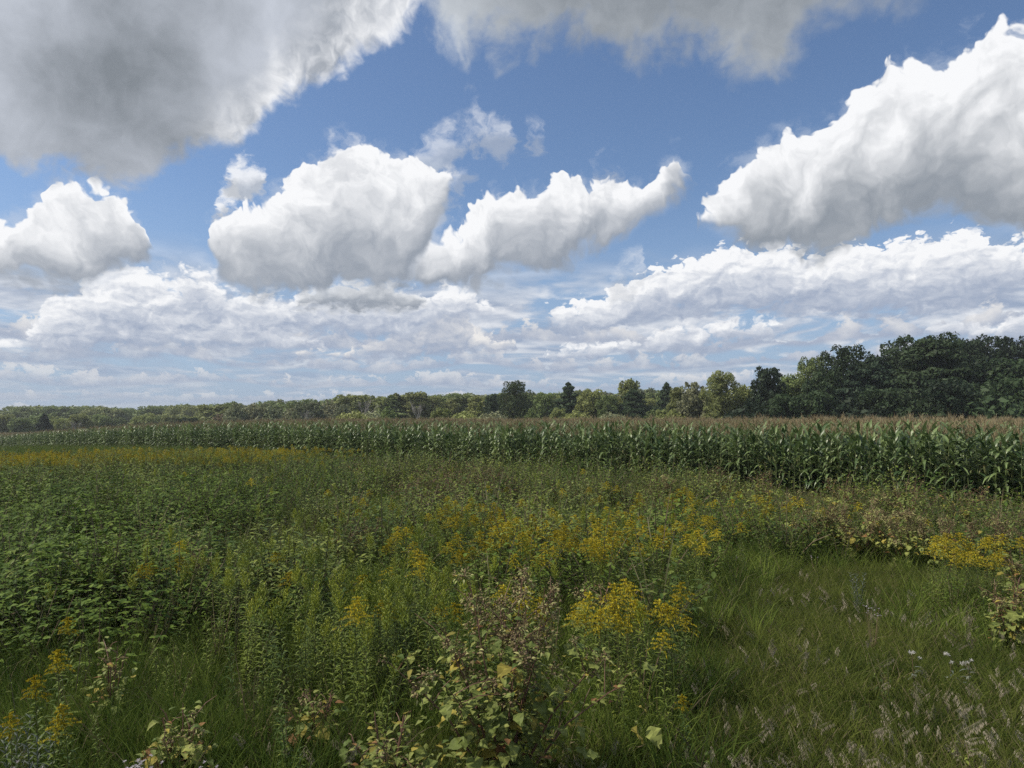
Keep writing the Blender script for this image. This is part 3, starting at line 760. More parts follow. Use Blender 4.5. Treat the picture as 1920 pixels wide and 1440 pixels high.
# ------------------------------------------------------------------ the corn field
def corn_parts(seed):
    global rnd, U
    keep = rnd, U
    rnd = random.Random(seed); U = rnd.uniform
    st, ta, ea = Geo(), Geo(), Geo(); leaves = []
    H = U(1.9, 2.2); lean = (U(-.08, .08), U(-.08, .08))
    P = lambda z: Vector((lean[0] * (z / H) ** 2, lean[1] * (z / H) ** 2, z))
    st.tube([P(z) for z in (0, H * .35, H * .7, H)], [.016, .014, .010, .006], 'corn_stalk', 5)
    phi = U(0, 6.28); n = 12
    for i in range(n):
        f = i / (n - 1); z = .28 + (H - .50) * f
        a = phi + (i % 2) * math.pi + U(-.45, .45); up = U(.7, 1.6) + .6 * f
        g = Geo(); L = U(.72, 1.0) * (1 - .28 * abs(f - .45) * 2)
        g.leaf(P(z), (math.cos(a), math.sin(a), up), (0, 0, 1), L, U(.095, .135), 'corn_leaf', U(1.5, 2.9) * (1.1 - .55 * f), 7, .35, .22, None, .8, .06)
        leaves.append(g)
    for k in range(11):
        a = U(0, 6.28); s = U(.10, .5) if k else 0
        d = Vector((math.cos(a) * s, math.sin(a) * s, 1)); p = P(H) + Vector((0, 0, .02 + .012 * k))
        ta.leaf(p, d, (math.cos(a + 1.5), math.sin(a + 1.5), 0), U(.18, .27), .016, 'tassel', .35, 3, .3)
        ta.leaf(p, d, (math.cos(a), math.sin(a), .1), U(.16, .25), .014, 'tassel', .35, 3, .3)
    a = phi + .4; d = Vector((math.cos(a) * .35, math.sin(a) * .35, 1)).normalized(); z = H * U(.42, .5)
    q = P(z) + Vector((math.cos(a), math.sin(a), 0)) * .02
    ea.tube([q, q + d * .06, q + d * .16, q + d * .23], [.012, .028, .026, .008], 'ear', 6)
    for k in range(4): ea.leaf(q + d * .22, (U(-1, 1), U(-1, 1), .8), (0, 1, 0), .06, .01, 'silk', 2.5, 2)
    rnd, U = keep
    return st, leaves, ta, ea
NCK = 6
corn = [corn_parts(100 + i) for i in range(NCK)]
def all_leaves(c):
    g = Geo()
    for l in c[1]: g.merge(l)
    return g
corn_me = []
for st, lv, ta, ea in corn:
    g = Geo()
    for l in lv: g.merge(l)
    corn_me.append(dict(stalk=st.mesh('corn_stalk'), leaves=g.mesh('corn_leaves'), each=[l.mesh('corn_leaf') for l in lv], tassel=ta.mesh('corn_tassel'), ear=ea.mesh('corn_ear')))

# rows run along the field's edge; s = metres along it (from the right), t = metres into the field
cs, ct = [], []
for r in range(0, 170):
    t = .1 + r * .76
    step = .20 if r < 12 else (.24 if r < 40 else .40)
    s = np.arange(-60, 260, step)
    s = s + rng.uniform(-.05, .05, len(s))
    cs.append(s); ct.append(np.full(len(s), t) + rng.normal(0, .045, len(s)))
cs, ct = np.concatenate(cs), np.concatenate(ct)
q2 = math.sqrt(.5)
cx = 20 - cs * q2 + ct * q2; cyy = EDGE - 20 + cs * q2 + ct * q2
ok = (np.abs(cx) < cyy * .82 + 3) & (cyy > 8) & (cyy < np.where(cx < -40, 205, np.where(cx > 40, 108, 148)))
far = np.hypot(cx, cyy)
ok &= (ct < 30) | (rng.random(len(cx)) < np.clip(60 / far, .25, 1))
ok &= (rng.random(len(cx)) < .96)
cx, cyy, ct, far = cx[ok], cyy[ok], ct[ok], far[ok]
czz = ground_z(cx, cyy) - .02
order = np.lexsort((far, np.minimum((ct / .76).astype(int), 3)))   # front rows first, nearest first
vis = [i for i in order if ct[i] < 2.6 and abs(cx[i]) < cyy[i] * .735 + .2]
vis = sorted(vis, key=lambda i: far[i])[:300]
first = set(vis)
GRP = 'corn plants along the front rows of the field'
for n_, i in enumerate(vis):
    k = rnd.randrange(NCK); mm = corn_me[k]
    x, y, z = float(cx[i]), float(cyy[i]), float(czz[i])
    row = ('front', 'second', 'third', 'fourth')[min(3, int(ct[i] / .76))]; lmk = landmark(960 + x / y * FPX)
    t = thing('corn_plant', 'tasselled corn plant in the ' + row + ' row below ' + lmk, 'corn plant', (x, y, z), (U(-.05, .05), U(-.05, .05), U(0, 6.28)), U(.9, 1.14), row + ' row corn below ' + lmk)
    obj('stalk', mm['stalk'], t); obj('tassel', mm['tassel'], t); obj('ear', mm['ear'], t)
    if n_ < 45:
        for l in mm['each']: obj('leaf', l, t)
    else:
        obj('leaves', mm['leaves'], t)['kind'] = 'stuff'
rest = np.array([i for i in range(len(cx)) if i not in first])
variants = []
for st, lv, ta, ea in corn:
    g = Geo(); g.merge(st)
    for l in lv: g.merge(l)
    g.merge(ta); g.merge(ea); variants.append(g)
m_ = len(rest)
scatter('corn_field', variants, np.stack([cx[rest], cyy[rest], czz[rest]], 1),
        np.stack([rng.normal(0, .04, m_), rng.normal(0, .04, m_), rng.uniform(0, 6.28, m_)], 1),
        rng.uniform(.88, 1.14, m_), rng.integers(0, NCK, m_), label='dense rows of green corn with tan tassels')
print('corn', m_)
# ------------------------------------------------------------------ plants of the meadow
def grass_clump(n, h, spread, mat, w=.006, dry=.06, lean=.35, droop=1.1, segs=4):
    g = Geo()
    for i in range(n):
        a = U(0, 6.28); r = spread * math.sqrt(U(0, 1)); b = U(0, 6.28); s = U(.05, lean)
        g.leaf((r * math.cos(a), r * math.sin(a), -.02), (math.cos(b) * s, math.sin(b) * s, 1), (math.cos(b + 1.5), math.sin(b + 1.5), U(-.4, .4)),
               h * U(.55, 1.15), w * U(.7, 1.3), 'grass_dry' if U(0, 1) < dry else mat, droop * U(.4, 1.5), segs, .25)
    return g
def goldenrod_parts(stage, h=1.0, k_=1.0):
    st, lf, hd = Geo(), Geo(), Geo()
    lx, ly = U(-.10, .10), U(-.10, .10)
    P = lambda t: Vector((lx * t * t, ly * t * t, h * t))
    st.tube([P(0), P(.35), P(.7), P(1)], [.0045, .004, .003, .0015], 'rod_stem', 4)
    n = 52
    for i in range(n):
        t = .10 + .80 * i / n; a = i * 2.4 + U(-.3, .3)
        L = U(.085, .115) * (1.0 - .45 * max(0, t - .5) * 2) * (.7 + .6 * min(t, .5))
        lf.leaf(P(t), (math.cos(a), math.sin(a), U(.35, .8)), (0, 0, 1), L, U(.016, .022), 'rod_leaf', U(.7, 1.6), 3, .4)
    if stage == 'leaf':
        for i in range(12):
            a = i * 2.4; hd.leaf(P(.9 + .008 * i), (math.cos(a), math.sin(a), 1.2), (0, 0, 1), .06, .010, 'rod_leaf', .5, 2, .4, shade=U(.6, 1))
        return dict(stem=st, foliage=lf, shoot=hd)
    if stage == 'bud':
        for i in range(24):
            t = .78 + .22 * i / 24; a = i * 2.4 + U(-.3, .3); L = (1.04 - t) * U(.34, .50) + .015
            d = Vector((math.cos(a), math.sin(a), U(1.2, 1.9)))
            for r in (0, 1.57):
                hd.leaf(P(t), d, (math.cos(a + 1.57 + r), math.sin(a + 1.57 + r), r), L, U(.005, .009), 'rod_bud', -.1 if r else .35, 3, .5)
            for k in range(7):
                q = P(t) + d.normalized() * L * (.2 + .12 * k); b = U(0, 6.28)
                hd.leaf(q, (math.cos(b), math.sin(b), .9), (0, 0, 1), .016, .007, 'rod_bud', 0, 2, .5)
        return dict(stem=st, foliage=lf, flower_head=hd)
    dense = 13 if stage == 'bloom' else 6
    for i in range(19):
        t = .83 + .17 * i / 19; a = i * 2.4 + U(-.35, .35); L = (1.03 - t) * U(.62, .95) * k_ + .02
        d = Vector((math.cos(a), math.sin(a), U(.30, .75))); p = P(t); q = p.copy(); dd = d.normalized(); k = 6
        pts = [q.copy()]
        for j in range(k):
            dd = (dd + Vector((0, 0, -.16))).normalized(); q = q + dd * L / k; pts.append(q.copy())
        hd.tube(pts, [.0015] * len(pts), 'rod_stem', 3)
        for j in range(dense):
            f = (j + .6) / dense; w = pts[min(int(f * k), k - 1)].lerp(pts[min(int(f * k) + 1, k)], f * k % 1)
            b = U(0, 6.28)
            hd.leaf(w, (math.cos(b) * .6, math.sin(b) * .6, 1), (math.cos(b + 1.5), math.sin(b + 1.5), .2), U(.014, .022), U(.010, .015), 'rod_bloom' if U(0, 1) > .1 else 'rod_bud', .2, 2, .6)
    for k in range(14):
        b = U(0, 6.28); hd.leaf(P(.95 + .004 * k), (math.cos(b) * .6, math.sin(b) * .6, 1), (1, 0, 0), .02, .012, 'rod_bloom', 0, 2, .6)
    return dict(stem=st, foliage=lf, flower_head=hd)
def bramble_patch():
    g = Geo()
    for s in range(7):
        a = U(0, 6.28); r = .34 * math.sqrt(U(0, 1)); p = Vector((r * math.cos(a), r * math.sin(a), 0)); h = U(.45, .85)
        tip = p + Vector((math.cos(a) * .15, math.sin(a) * .15, h)); g.tube([p, p.lerp(tip, .6) + Vector((0, 0, .05)), tip], [.004, .003, .002], 'stem', 3)
        for k in range(8):
            f = .35 + .65 * k / 7; q = p.lerp(tip, f); b = U(0, 6.28); d = Vector((math.cos(b), math.sin(b), .35)); q2_ = q + d * U(.05, .10)
            for o in (-1.1, 0, 1.1):
                e = Vector((math.cos(b + o), math.sin(b + o), U(-.05, .35)))
                g.leaf(q2_, e, (U(-.25, .25), U(-.25, .25), 1), U(.05, .08), U(.034, .05), 'bramble', U(.4, 1.0), 3, .42, .16)
    return g
def weed(mat, h=.7, n=26, L=.09, W=.035, spread=.22, stems=3):
    g = Geo()
    for s in range(stems):
        a = U(0, 6.28); tip = Vector((math.cos(a) * spread * U(.2, 1), math.sin(a) * spread * U(.2, 1), h * U(.7, 1.05)))
        g.tube([(0, 0, 0), tip * .55 + Vector((0, 0, .04)), tip], [.005, .004, .002], 'stem', 3)
        for k in range(n // stems):
            f = .18 + .82 * k / (n // stems); b = k * 2.4 + U(-.4, .4)
            g.leaf(tip * f, (math.cos(b), math.sin(b), U(.1, .7)), (0, 0, 1), L * U(.7, 1.2) * (1.15 - .5 * f), W * U(.7, 1.2) * (1.15 - .5 * f), mat, U(.6, 1.5), 3, .35, .15)
    return g
def seed_stalk_parts(h=.6):
    st, hd = Geo(), Geo()
    a = U(0, 6.28); b = U(.08, .24); pts = []
    for i in range(7):
        t = i / 6; pts.append(Vector((math.cos(a) * b * t ** 2.4, math.sin(a) * b * t ** 2.4, h * (t - .16 * t ** 3))))
    st.tube(pts, [.0018, .0018, .0016, .0014, .0012, .001, .0008], 'rod_stem', 3, .6)
    for k in range(26):
        f = .78 + .22 * k / 26; q = pts[min(int(f * 6), 5)].lerp(pts[min(int(f * 6) + 1, 6)], f * 6 % 1)
        c = a + U(-.5, .5)
        e = hd.leaf(q, (math.cos(c), math.sin(c), U(.0, .7)), (0, 0, 1), U(.02, .034) * (1.3 - .7 * (f - .68) * 3), .0025, 'seed', 2.4, 3, .5)
        for w in range(2):
            hd.leaf(e, (math.cos(c + U(-.5, .5)) * .5, math.sin(c) * .5, -1), (math.cos(c + 1.5), math.sin(c + 1.5), 0), U(.016, .026), .0048, 'seed', .1, 2, .4)
    return dict(stem=st, seed_head=hd)
def aster(n=9, h=.5):
    st, fl = Geo(), Geo()
    for k in range(n):
        a = U(0, 6.28); r = U(.02, .10); tip = Vector((r * math.cos(a), r * math.sin(a), h * U(.85, 1.05)))
        st.tube([(0, 0, 0), tip * .6, tip], [.003, .002, .0015], 'stem', 3)
        for q in range(9):
            b = q * .7; fl.leaf(tip, (math.cos(b), math.sin(b), U(-.1, .9)), (0, 0, 1), U(.010, .017), .006, 'petal', .2, 2, .5)
    for k in range(14):
        f = U(.2, .85); b = U(0, 6.28); st.leaf((0, 0, h * f), (math.cos(b), math.sin(b), .6), (0, 0, 1), .06, .012, 'weed', 1, 3)
    return dict(stem=st, flowers=fl)
def thistle_fluff(h=.45):
    st, fl = Geo(), Geo()
    st.tube([(0, 0, 0), (.02, .01, h * .6), (.03, 0, h)], [.005, .004, .003], 'stem', 4)
    for k in range(16):
        f = U(.1, .8); b = U(0, 6.28); st.leaf((.02 * f, 0, h * f), (math.cos(b), math.sin(b), .4), (0, 0, 1), U(.08, .12), .03, 'greyweed', 1.2, 4, .35, .2)
    for c in range(4):
        p = Vector((U(-.06, .06), U(-.06, .06), h + U(-.05, .03)))
        for k in range(30):
            d = Vector((U(-1, 1), U(-1, 1), U(-.3, 1.2))).normalized(); fl.leaf(p, d, (U(-1, 1), U(-1, 1), U(-1, 1)), U(.02, .035), .006, 'fluff', .3, 2, .7)
    return dict(stem=st, fluff=fl)
def grey_plant(h=.6):
    st, lf = Geo(), Geo()
    for s in range(3):
        x, y = U(-.06, .06), U(-.06, .06); st.tube([(0, 0, 0), (x, y, h * .6), (x * 1.6, y * 1.6, h)], [.004, .003, .002], 'greyweed', 3)
        for k in range(34):
            f = .25 + .75 * k / 34; b = k * 2.4; lf.leaf((x * f * 1.6, y * f * 1.6, h * f), (math.cos(b), math.sin(b), U(.5, 1.1)), (0, 0, 1), .085 * (1.2 - .6 * f), .013, 'greyweed', .6, 3)
    return dict(stem=st, foliage=lf)

# ---- meshes
ROD = {s: [goldenrod_parts(s, h) for h in hs] for s, hs in dict(bud=(1.0, 1.0, .94, 1.06, .9), bloom=(1.0, .95, 1.05, .9, 1.0), leaf=(1.0, .9, .8)).items()}
ROD['spike'] = [goldenrod_parts('bloom', .95, .62) for _ in range(3)]
ROD_ME = {s: [{k: g.mesh('goldenrod_' + k) for k, g in p.items()} for p in v] for s, v in ROD.items()}

# ---- where the short mown-looking grass is (towards the right foot of the bank)
def short_grass(x, y):
    return np.clip((x / y - (.070 + .0150 * y) + .03 * np.sin(y * 2.1)) * 6, 0, 1) * np.clip((12.6 - y) * .9, 0, 1) * (1 - ell(x, y, 6.2, 9.0, 1.3, 1.4))
def bramble_zone(x, y):
    k = -x / y
    return np.clip((k - .36) * 5 + .5 * np.sin(y * 1.3) * np.sin(x * .9 + 1), 0, 1) * np.clip((y - 6.6) * .8, 0, 1) * np.clip((27 - y) / 4, 0, 1)
def open_mid(x, y):      # lower green sward in the middle distance, left of centre
    return ell(x, y, -6.5, 19, 5.5, 6.5)

# ---- goldenrod: patches as read from the photograph: x, y, half widths, plants per square metre, stage, label
B, F = 'bud', 'bloom'
PATCH = [
    (at(660, 7.0), 7.0, 1.3, 1.4, 24, B, 'budding yellow green goldenrod in the tall stand left of the burdock', 'budding goldenrods left of the burdock'),
    (at(720, 5.6), 5.6, .35, .5, 12, B, 'budding goldenrod close behind the left arm of the big burdock', 'budding goldenrods behind the burdock'),
    (at(400, 8.8), 8.8, 1.3, 1.5, 9, B, 'budding goldenrod between the bramble thicket and the tall stand', 'budding goldenrods beside the brambles'),
    (at(760, 12.5), 12.5, 3.0, 3.0, 4, B, 'greenish yellow goldenrod in the loose stand well behind the burdock', 'goldenrods well behind the burdock'),
    (at(1080, 11), 11.0, 2.7, 2.8, 10, F, 'bright yellow goldenrod in the wide flowering stand behind the burdock', 'flowering goldenrods behind the burdock'),
    (at(1000, 10.6), 10.6, 3.0, 2.4, 5, B, 'half open goldenrod among the wide flowering stand behind the burdock', 'half open goldenrods behind the burdock'),
    (at(1205, 9.4), 9.4, .65, .55, 22, F, 'deep yellow goldenrod at the right end of the wide flowering stand', 'goldenrods at the right end of the stand'),
    (at(1180, 6.3), 6.3, .66, .6, 26, F, 'deep yellow goldenrod with arching plumes right of the burdock', 'goldenrods right of the burdock top'),
    (at(975, 6.9), 6.9, .45, .5, 18, F, 'yellow goldenrod rising directly behind the burdock top', 'goldenrods directly behind the burdock'),
    (at(1250, 5.8), 5.8, .22, .3, 10, F, 'small yellow goldenrod at the border of the short grass', 'goldenrods bordering the short grass'),
    (at(1840, 9.6), 9.6, .85, .7, 16, F, 'yellow goldenrod in the clump beside the pale leaved burdock on the right', 'goldenrods in the right hand clump'),
    (at(1310, 15.5), 15.5, 1.7, 1.7, 4, F, 'small yellow goldenrod among the brown weeds before the corn', 'goldenrods among the brown weeds'),
    (at(1560, 14.5), 14.5, 2.0, 1.5, 1.6, F, 'small yellow goldenrod among the brown weeds before the corn', 'goldenrods among the brown weeds'),
    (at(1180, 17), 17.0, 2.4, 3, 3.5, F, 'yellow goldenrod close to the corn edge behind the flowering stand', 'goldenrods close to the corn edge'),
    (at(760, 16), 16.0, 2.4, 2.4, 3, F, 'orange yellow goldenrod in the green sward left of the middle', 'goldenrods in the green sward'),
    (at(640, 20), 20.0, 6.5, 5.5, 1.2, B, 'scattered greenish goldenrod in the green sward left of the middle', 'scattered goldenrods in the sward'),
    (at(230, 36), 36.0, 10, 7, 11, F, 'yellow goldenrod in the broad band before the far corn', 'goldenrods in the broad far band'),
    (at(30, 30), 30.0, 5, 4.5, 9, F, 'yellow goldenrod in the broad band before the far corn', 'goldenrods in the broad far band'),
    (at(440, 33), 33.0, 6, 5, 7, B, 'yellow green goldenrod at the right end of the far band', 'goldenrods right of the far band'),
    (at(420, 22), 22.0, 3, 1.6, 2.5, B, 'scattered greenish goldenrod in the green sward left of the middle', 'scattered goldenrods in the sward'),
    (at(550, 9), 9.0, 1.2, 1.4, 6, B, 'half open goldenrod behind the tall budding stand', 'goldenrods behind the tall budding stand'),
    (at(880, 8.3), 8.3, 1.3, 1.0, 7, B, 'half open goldenrod just behind the burdock to its left', 'goldenrods just behind the burdock'),
]
rods = []
for cx_, cy_, rx, ry, den, stg, lab, grp in PATCH:
    n = int(den * math.pi * rx * ry * 2.3)
    x = cx_ + rng.uniform(-1.3, 1.3, n) * rx; y = cy_ + rng.uniform(-1.3, 1.3, n) * ry
    w = ell(x, y, cx_, cy_, rx, ry) * np.clip(clumpy(x, y, 2.2 if cy_ < 14 else .8, int(cx_ * 7) % 97 + 5) * 2.8 - .75, 0, 1)
    for a, b in zip(x[rng.random(n) < w], y[rng.random(n) < w]):
        if to_edge(a, b) > .8 and b > 4 and short_grass(a, b) < .6 and not (abs(a) < .75 and b < 5.6):
            sd_ = ('near' if b < cy_ else 'far') + ' ' + ('left' if a < cx_ else 'right')
            rods.append((float(a), float(b), U(.86, 1.12) if b < 25 else U(.8, 1.0), stg if U(0, 1) > .07 else (F if stg == B else B), lab + ', ' + sd_ + ' side', grp + ', ' + sd_ + ' side'))
# the few that stand alone near the lower left corner
for px, d, s, lab in [(100, 4.75, .98, 'deep yellow arching goldenrod alone at the lower left'), (128, 5.15, 1.02, 'yellow goldenrod just behind the arching one at the lower left'),
                      (150, 6.3, .95, 'paler goldenrod farthest back of the three in a line at the lower left'), (58, 4.45, .83, 'golden spike leftmost of the three small ones near the lower left corner'),
                      (106, 4.4, .80, 'golden spike in the middle of the three small ones, lowest in height'), (155, 4.5, .86, 'golden spike rightmost of the three small ones near the lower left corner'),
                      (235, 4.3, .5, 'tiny orange goldenrod low in the grass'), (1282, 5.2, .72, 'single goldenrod among the short grass stems right of the burdock'),
                      (1305, 10.4, .85, 'yellow goldenrod standing alone at the rear border of the short grass'), (1310, 10.0, .78, 'lower yellow goldenrod paired with the lone one behind the short grass'),
                      (1392, 13.4, .95, 'bright goldenrod in front of the brown weeds behind the short grass')]:
    rods.append((at(px, d), d, s, 'spike' if d < 7 else F, lab, None))
rods.sort(key=lambda r: math.hypot(r[0], r[1]) - (50 if r[5] is None else 0))
def visible(r): return abs(r[0]) < r[1] * .73 + .1
vis_r = [r for r in rods if visible(r)][:300]; idv = set(map(id, vis_r))
for x, y, s, stg, lab, grp in vis_r:
    plant('goldenrod', lab, 'goldenrod', rnd.choice(ROD_ME[stg]), (x, y, gz(x, y) - .02), U(0, 6.28), s, grp, (U(-.07, .07), U(-.07, .07)), ('foliage', 'flower_head'))
oth = [r for r in rods if id(r) not in idv]
def pack(name, variants, x, y, smin, smax, tilt=.06, **kw):
    n = len(x); z = ground_z(x, y) - .02
    low = np.where((x > -3) & (y > 11), np.clip(.64 + .45 * clumpy(x, y, .9, 19) - .1 + .4 * to_edge(x, y) / 7, .55, 1), 1.0)    # growth stays low beside the corn
    scatter(name, variants, np.stack([x, y, z], 1), np.stack([rng.normal(0, tilt, n), rng.normal(0, tilt, n), rng.uniform(0, 6.28, n)], 1),
            rng.uniform(smin, smax, n) * low, rng.integers(0, len(variants), n), **kw)
    print(name, n)
for stg, nm in ((B, 'budding goldenrod beyond the nearest plants'), (F, 'flowering goldenrod beyond the nearest plants')):
    q = [r for r in oth if r[3] == stg]
    if q: pack('goldenrod_drift', [joined(p) for p in ROD[stg]], np.array([r[0] for r in q]), np.array([r[1] for r in q]), .85, 1.1, label=nm)

# leafy goldenrod shoots without flowers, filling the stands
x, y = wedge(10169, 4, 30); 
w = (.35 + .65 * clumpy(x, y, 1.1, 31)) * (1 - short_grass(x, y)) * (1 - .6 * bramble_zone(x, y)) * np.clip(11.0 / y, .25, 1) * (to_edge(x, y) > .6) * (np.hypot(x / 1.25, (y - 4.7)) > 1.0) * np.clip((y - 2.2) / 5, .3, 1)
w = np.maximum(w, .9 * ell(x, y, at(660, 6.6), 6.6, 1.5, 1.3))
k = rng.random(len(x)) < w * .58
pack('goldenrod_shoots', [joined(p) for p in ROD['leaf']], x[k], y[k], .55, .92, label='leafy goldenrod shoots not yet in flower')

# ---- grasses
short = [grass_clump(40, .30, .13, 'grass', .0085, .10, .5, 1.5) for _ in range(5)]
tall = [grass_clump(34, .55, .12, 'lush', .0105, .05, .42, 1.7, 5) for _ in range(5)]
farg = [grass_clump(44, .55, .28, 'lush', .020, .06, .5, 1.5, 3) for _ in range(4)]
x, y = wedge(int(95 * .76 * 245), 3.4, 13.8); s_ = short_grass(x, y)
k = (rng.random(len(x)) < s_) | ((np.hypot(x / 1.3, y - 4.7) < 1.05) & (rng.random(len(x)) < .8))
pack('short_grass', short, x[k], y[k], .75, 1.25, label='short yellowish green grass at the foot of the bank')
k = (rng.random(len(x)) < (1 - s_) * (.5 + .45 * ell(x, y, at(380, 6), 6.0, 1.6, 1.8)) * (1 - .75 * ell(x, y, at(660, 6.8), 6.8, 1.5, 1.5)) * (1 - .6 * bramble_zone(x, y)) * np.clip(.45 + clumpy(x, y, 1.7, 77), 0, 1)) & (to_edge(x, y) > .4) & ((np.hypot(x / 1.2, (y - 4.7) / .9) > 1.0) | (rng.random(len(x)) < .25))
pack('tall_grass', tall, x[k], y[k], .7, 1.2, label='tall arching grass between the meadow flowers')
x, y = wedge(20339, 11, 46); k = (to_edge(x, y) > .3) & (rng.random(len(x)) < (1 - .7 * bramble_zone(x, y)) * np.clip(-.15 + 1.2 * clumpy(x, y, .8, 15), 0, 1) * (short_grass(x, y) < .5))
k &= rng.random(len(x)) < np.clip((to_edge(x, y) - 1) / 6, .25, 1)
pack('meadow_grass', farg, x[k], y[k], .6, 1.05, label='green grass in the middle of the meadow')
x, y = wedge(18080, 44, 150, 4); k = (to_edge(x, y) > .3)
pack('distant_grass', farg, x[k], y[k], 1.0, 1.7, label='grass and herbs along the far corn')

# ---- dark bramble thicket on the left
x, y = wedge(10169, 6, 30); k = (rng.random(len(x)) < bramble_zone(x, y) * np.clip(.5 + clumpy(x, y, 1.1, 4) * 1.1 - .15, 0, 1)) & (to_edge(x, y) > .5)
pack('bramble_thicket', [bramble_patch() for _ in range(6)], x[k], y[k], .6, 1.4, .2, label='dark green bramble thicket with rounded leaves')

# ---- broad leaved herbs
herbs = [weed('weed', .62), weed('weed', .7, 34, .075, .026), weed('weed', .5, 26, .11, .05), weed('rod_leaf', .75, 40, .09, .022), weed('weed', .8, 44, .06, .02, .3, 5)]
x, y = wedge(10169, 4, 34); w = (1 - .96 * short_grass(x, y)) * (1 - .45 * bramble_zone(x, y)) * np.clip(clumpy(x, y, .9, 52) * 1.7 - .35, 0, 1) * np.clip(12 / y, .45, 1)
k = (rng.random(len(x)) < w * .5) & (to_edge(x, y) > .4) & (np.hypot(x / 1.25, y - 4.7) > 1.0)
pack('leafy_herbs', herbs, x[k], y[k], .7, 1.15, label='mixed leafy herbs of the meadow')
# taller leafy mounds that break the sward up
def mound(mat, h=.8, w=.42, n=150, L=.07, W=.032):
    g = Geo()
    for i in range(9):
        an = i * 2.4; r = w * math.sqrt((i + .5) / 9); tip = Vector((r * math.cos(an), r * math.sin(an), h * (1 - .5 * (r / w) ** 2) * U(.75, 1.05)))
        g.tube([(0, 0, 0), tip * .6 + Vector((0, 0, .06)), tip], [.006, .004, .002], 'stem', 3)
        for k in range(n // 9):
            f = .35 + .7 * k / (n // 9); b = U(0, 6.28)
            g.leaf(tip * f + Vector((U(-.05, .05), U(-.05, .05), U(-.02, .03))), (math.cos(b), math.sin(b), U(0, .7)), (0, 0, 1), L * U(.7, 1.25), W * U(.7, 1.25), mat, U(.4, 1.4), 3, .38, .14)
    return g
for nm, mats, seed, n, lab in (('leafy_mound', ('weed', 'weed'), 61, 3000, 'fresh green leafy mounds in the meadow'), ('olive_mound', ('rod_leaf', 'pale_weed'), 67, 1500, 'olive leafy mounds in the meadow'), ('dark_mound', ('bramble', 'bramble'), 73, 2600, 'dark leafy mounds in the meadow')):
    x, y = wedge(n, 8, 38); w = np.clip(clumpy(x, y, .75, seed) * 3.2 - 1.25, 0, 1) * (1 - short_grass(x, y)) * (short_grass(x, y) < .2) * (to_edge(x, y) > .8)
    k = rng.random(len(x)) < w
    pack(nm, [mound(mats[0]), mound(mats[1], .7, .36), mound(mats[0], .95, .5)], x[k], y[k], .75, 1.9, label=lab)
# brown and pale weeds along the corn
edge_w = [weed('pale_weed', .8, 40, .085, .045, .3, 4), weed('burdock_brown', .75, 44, .06, .025, .32, 5), weed('pale_weed', .9, 50, .06, .028, .3, 5), weed('weed', .9, 46, .09, .045, .3, 4), weed('drybits', .8, 60, .045, .02, .34, 6)]
x, y = wedge(22599, 12, 44); e = to_edge(x, y)
w = np.clip((x / y + .30) * 4, 0, 1) * np.clip((7.5 - e) / 3, 0, 1) * (e > .3) * np.clip(.4 + 1.1 * clumpy(x, y, .55, 91), 0, 1)
k = rng.random(len(x)) < w * .85
pack('edge_weeds', edge_w, x[k], y[k], .5, .9, label='pale and brownish weeds along the edge of the corn')
x, y = wedge(5649, 28, 90); e = to_edge(x, y); k = (e < 5) & (e > .2) & (rng.random(len(x)) < .5)
pack('edge_herbs', herbs, x[k], y[k], 1.0, 1.5, label='green herbs along the far edge of the corn')
# ------------------------------------------------------------------ burdocks and other single plants
def ovate(mat, L, W):
    g = Geo(); g.leaf((0, 0, 0), (1, 0, .12), (0, 0, 1), L, W, mat, 1.0, 6, .30, .14, .5, .75, .10)
    return g
LEAF = {m: [ovate(m, L, L * r).mesh('burdock_leaf') for L, r in ((.10, .72), (.125, .78), (.085, .66), (.14, .80))] for m in ('burdock', 'burdock_yellow', 'burdock_brown', 'pale_weed')}
def burr_tuft():
    g = Geo()
    for k in range(9):
        p = Vector((U(-.05, .05), U(-.05, .05), U(-.05, .06))); g.ball(p, U(.007, .012), 'burr', U(.0, .8))
    for k in range(13):
        d = Vector((U(-1, 1), U(-1, 1), U(-.7, .8))); g.leaf(d * .045, d, (U(-1, 1), U(-1, 1), 1), U(.025, .05), U(.012, .022), 'drybits', U(.5, 2), 3, .4, .2)
    return g
TUFT = [burr_tuft().mesh('burr_cluster') for _ in range(8)]
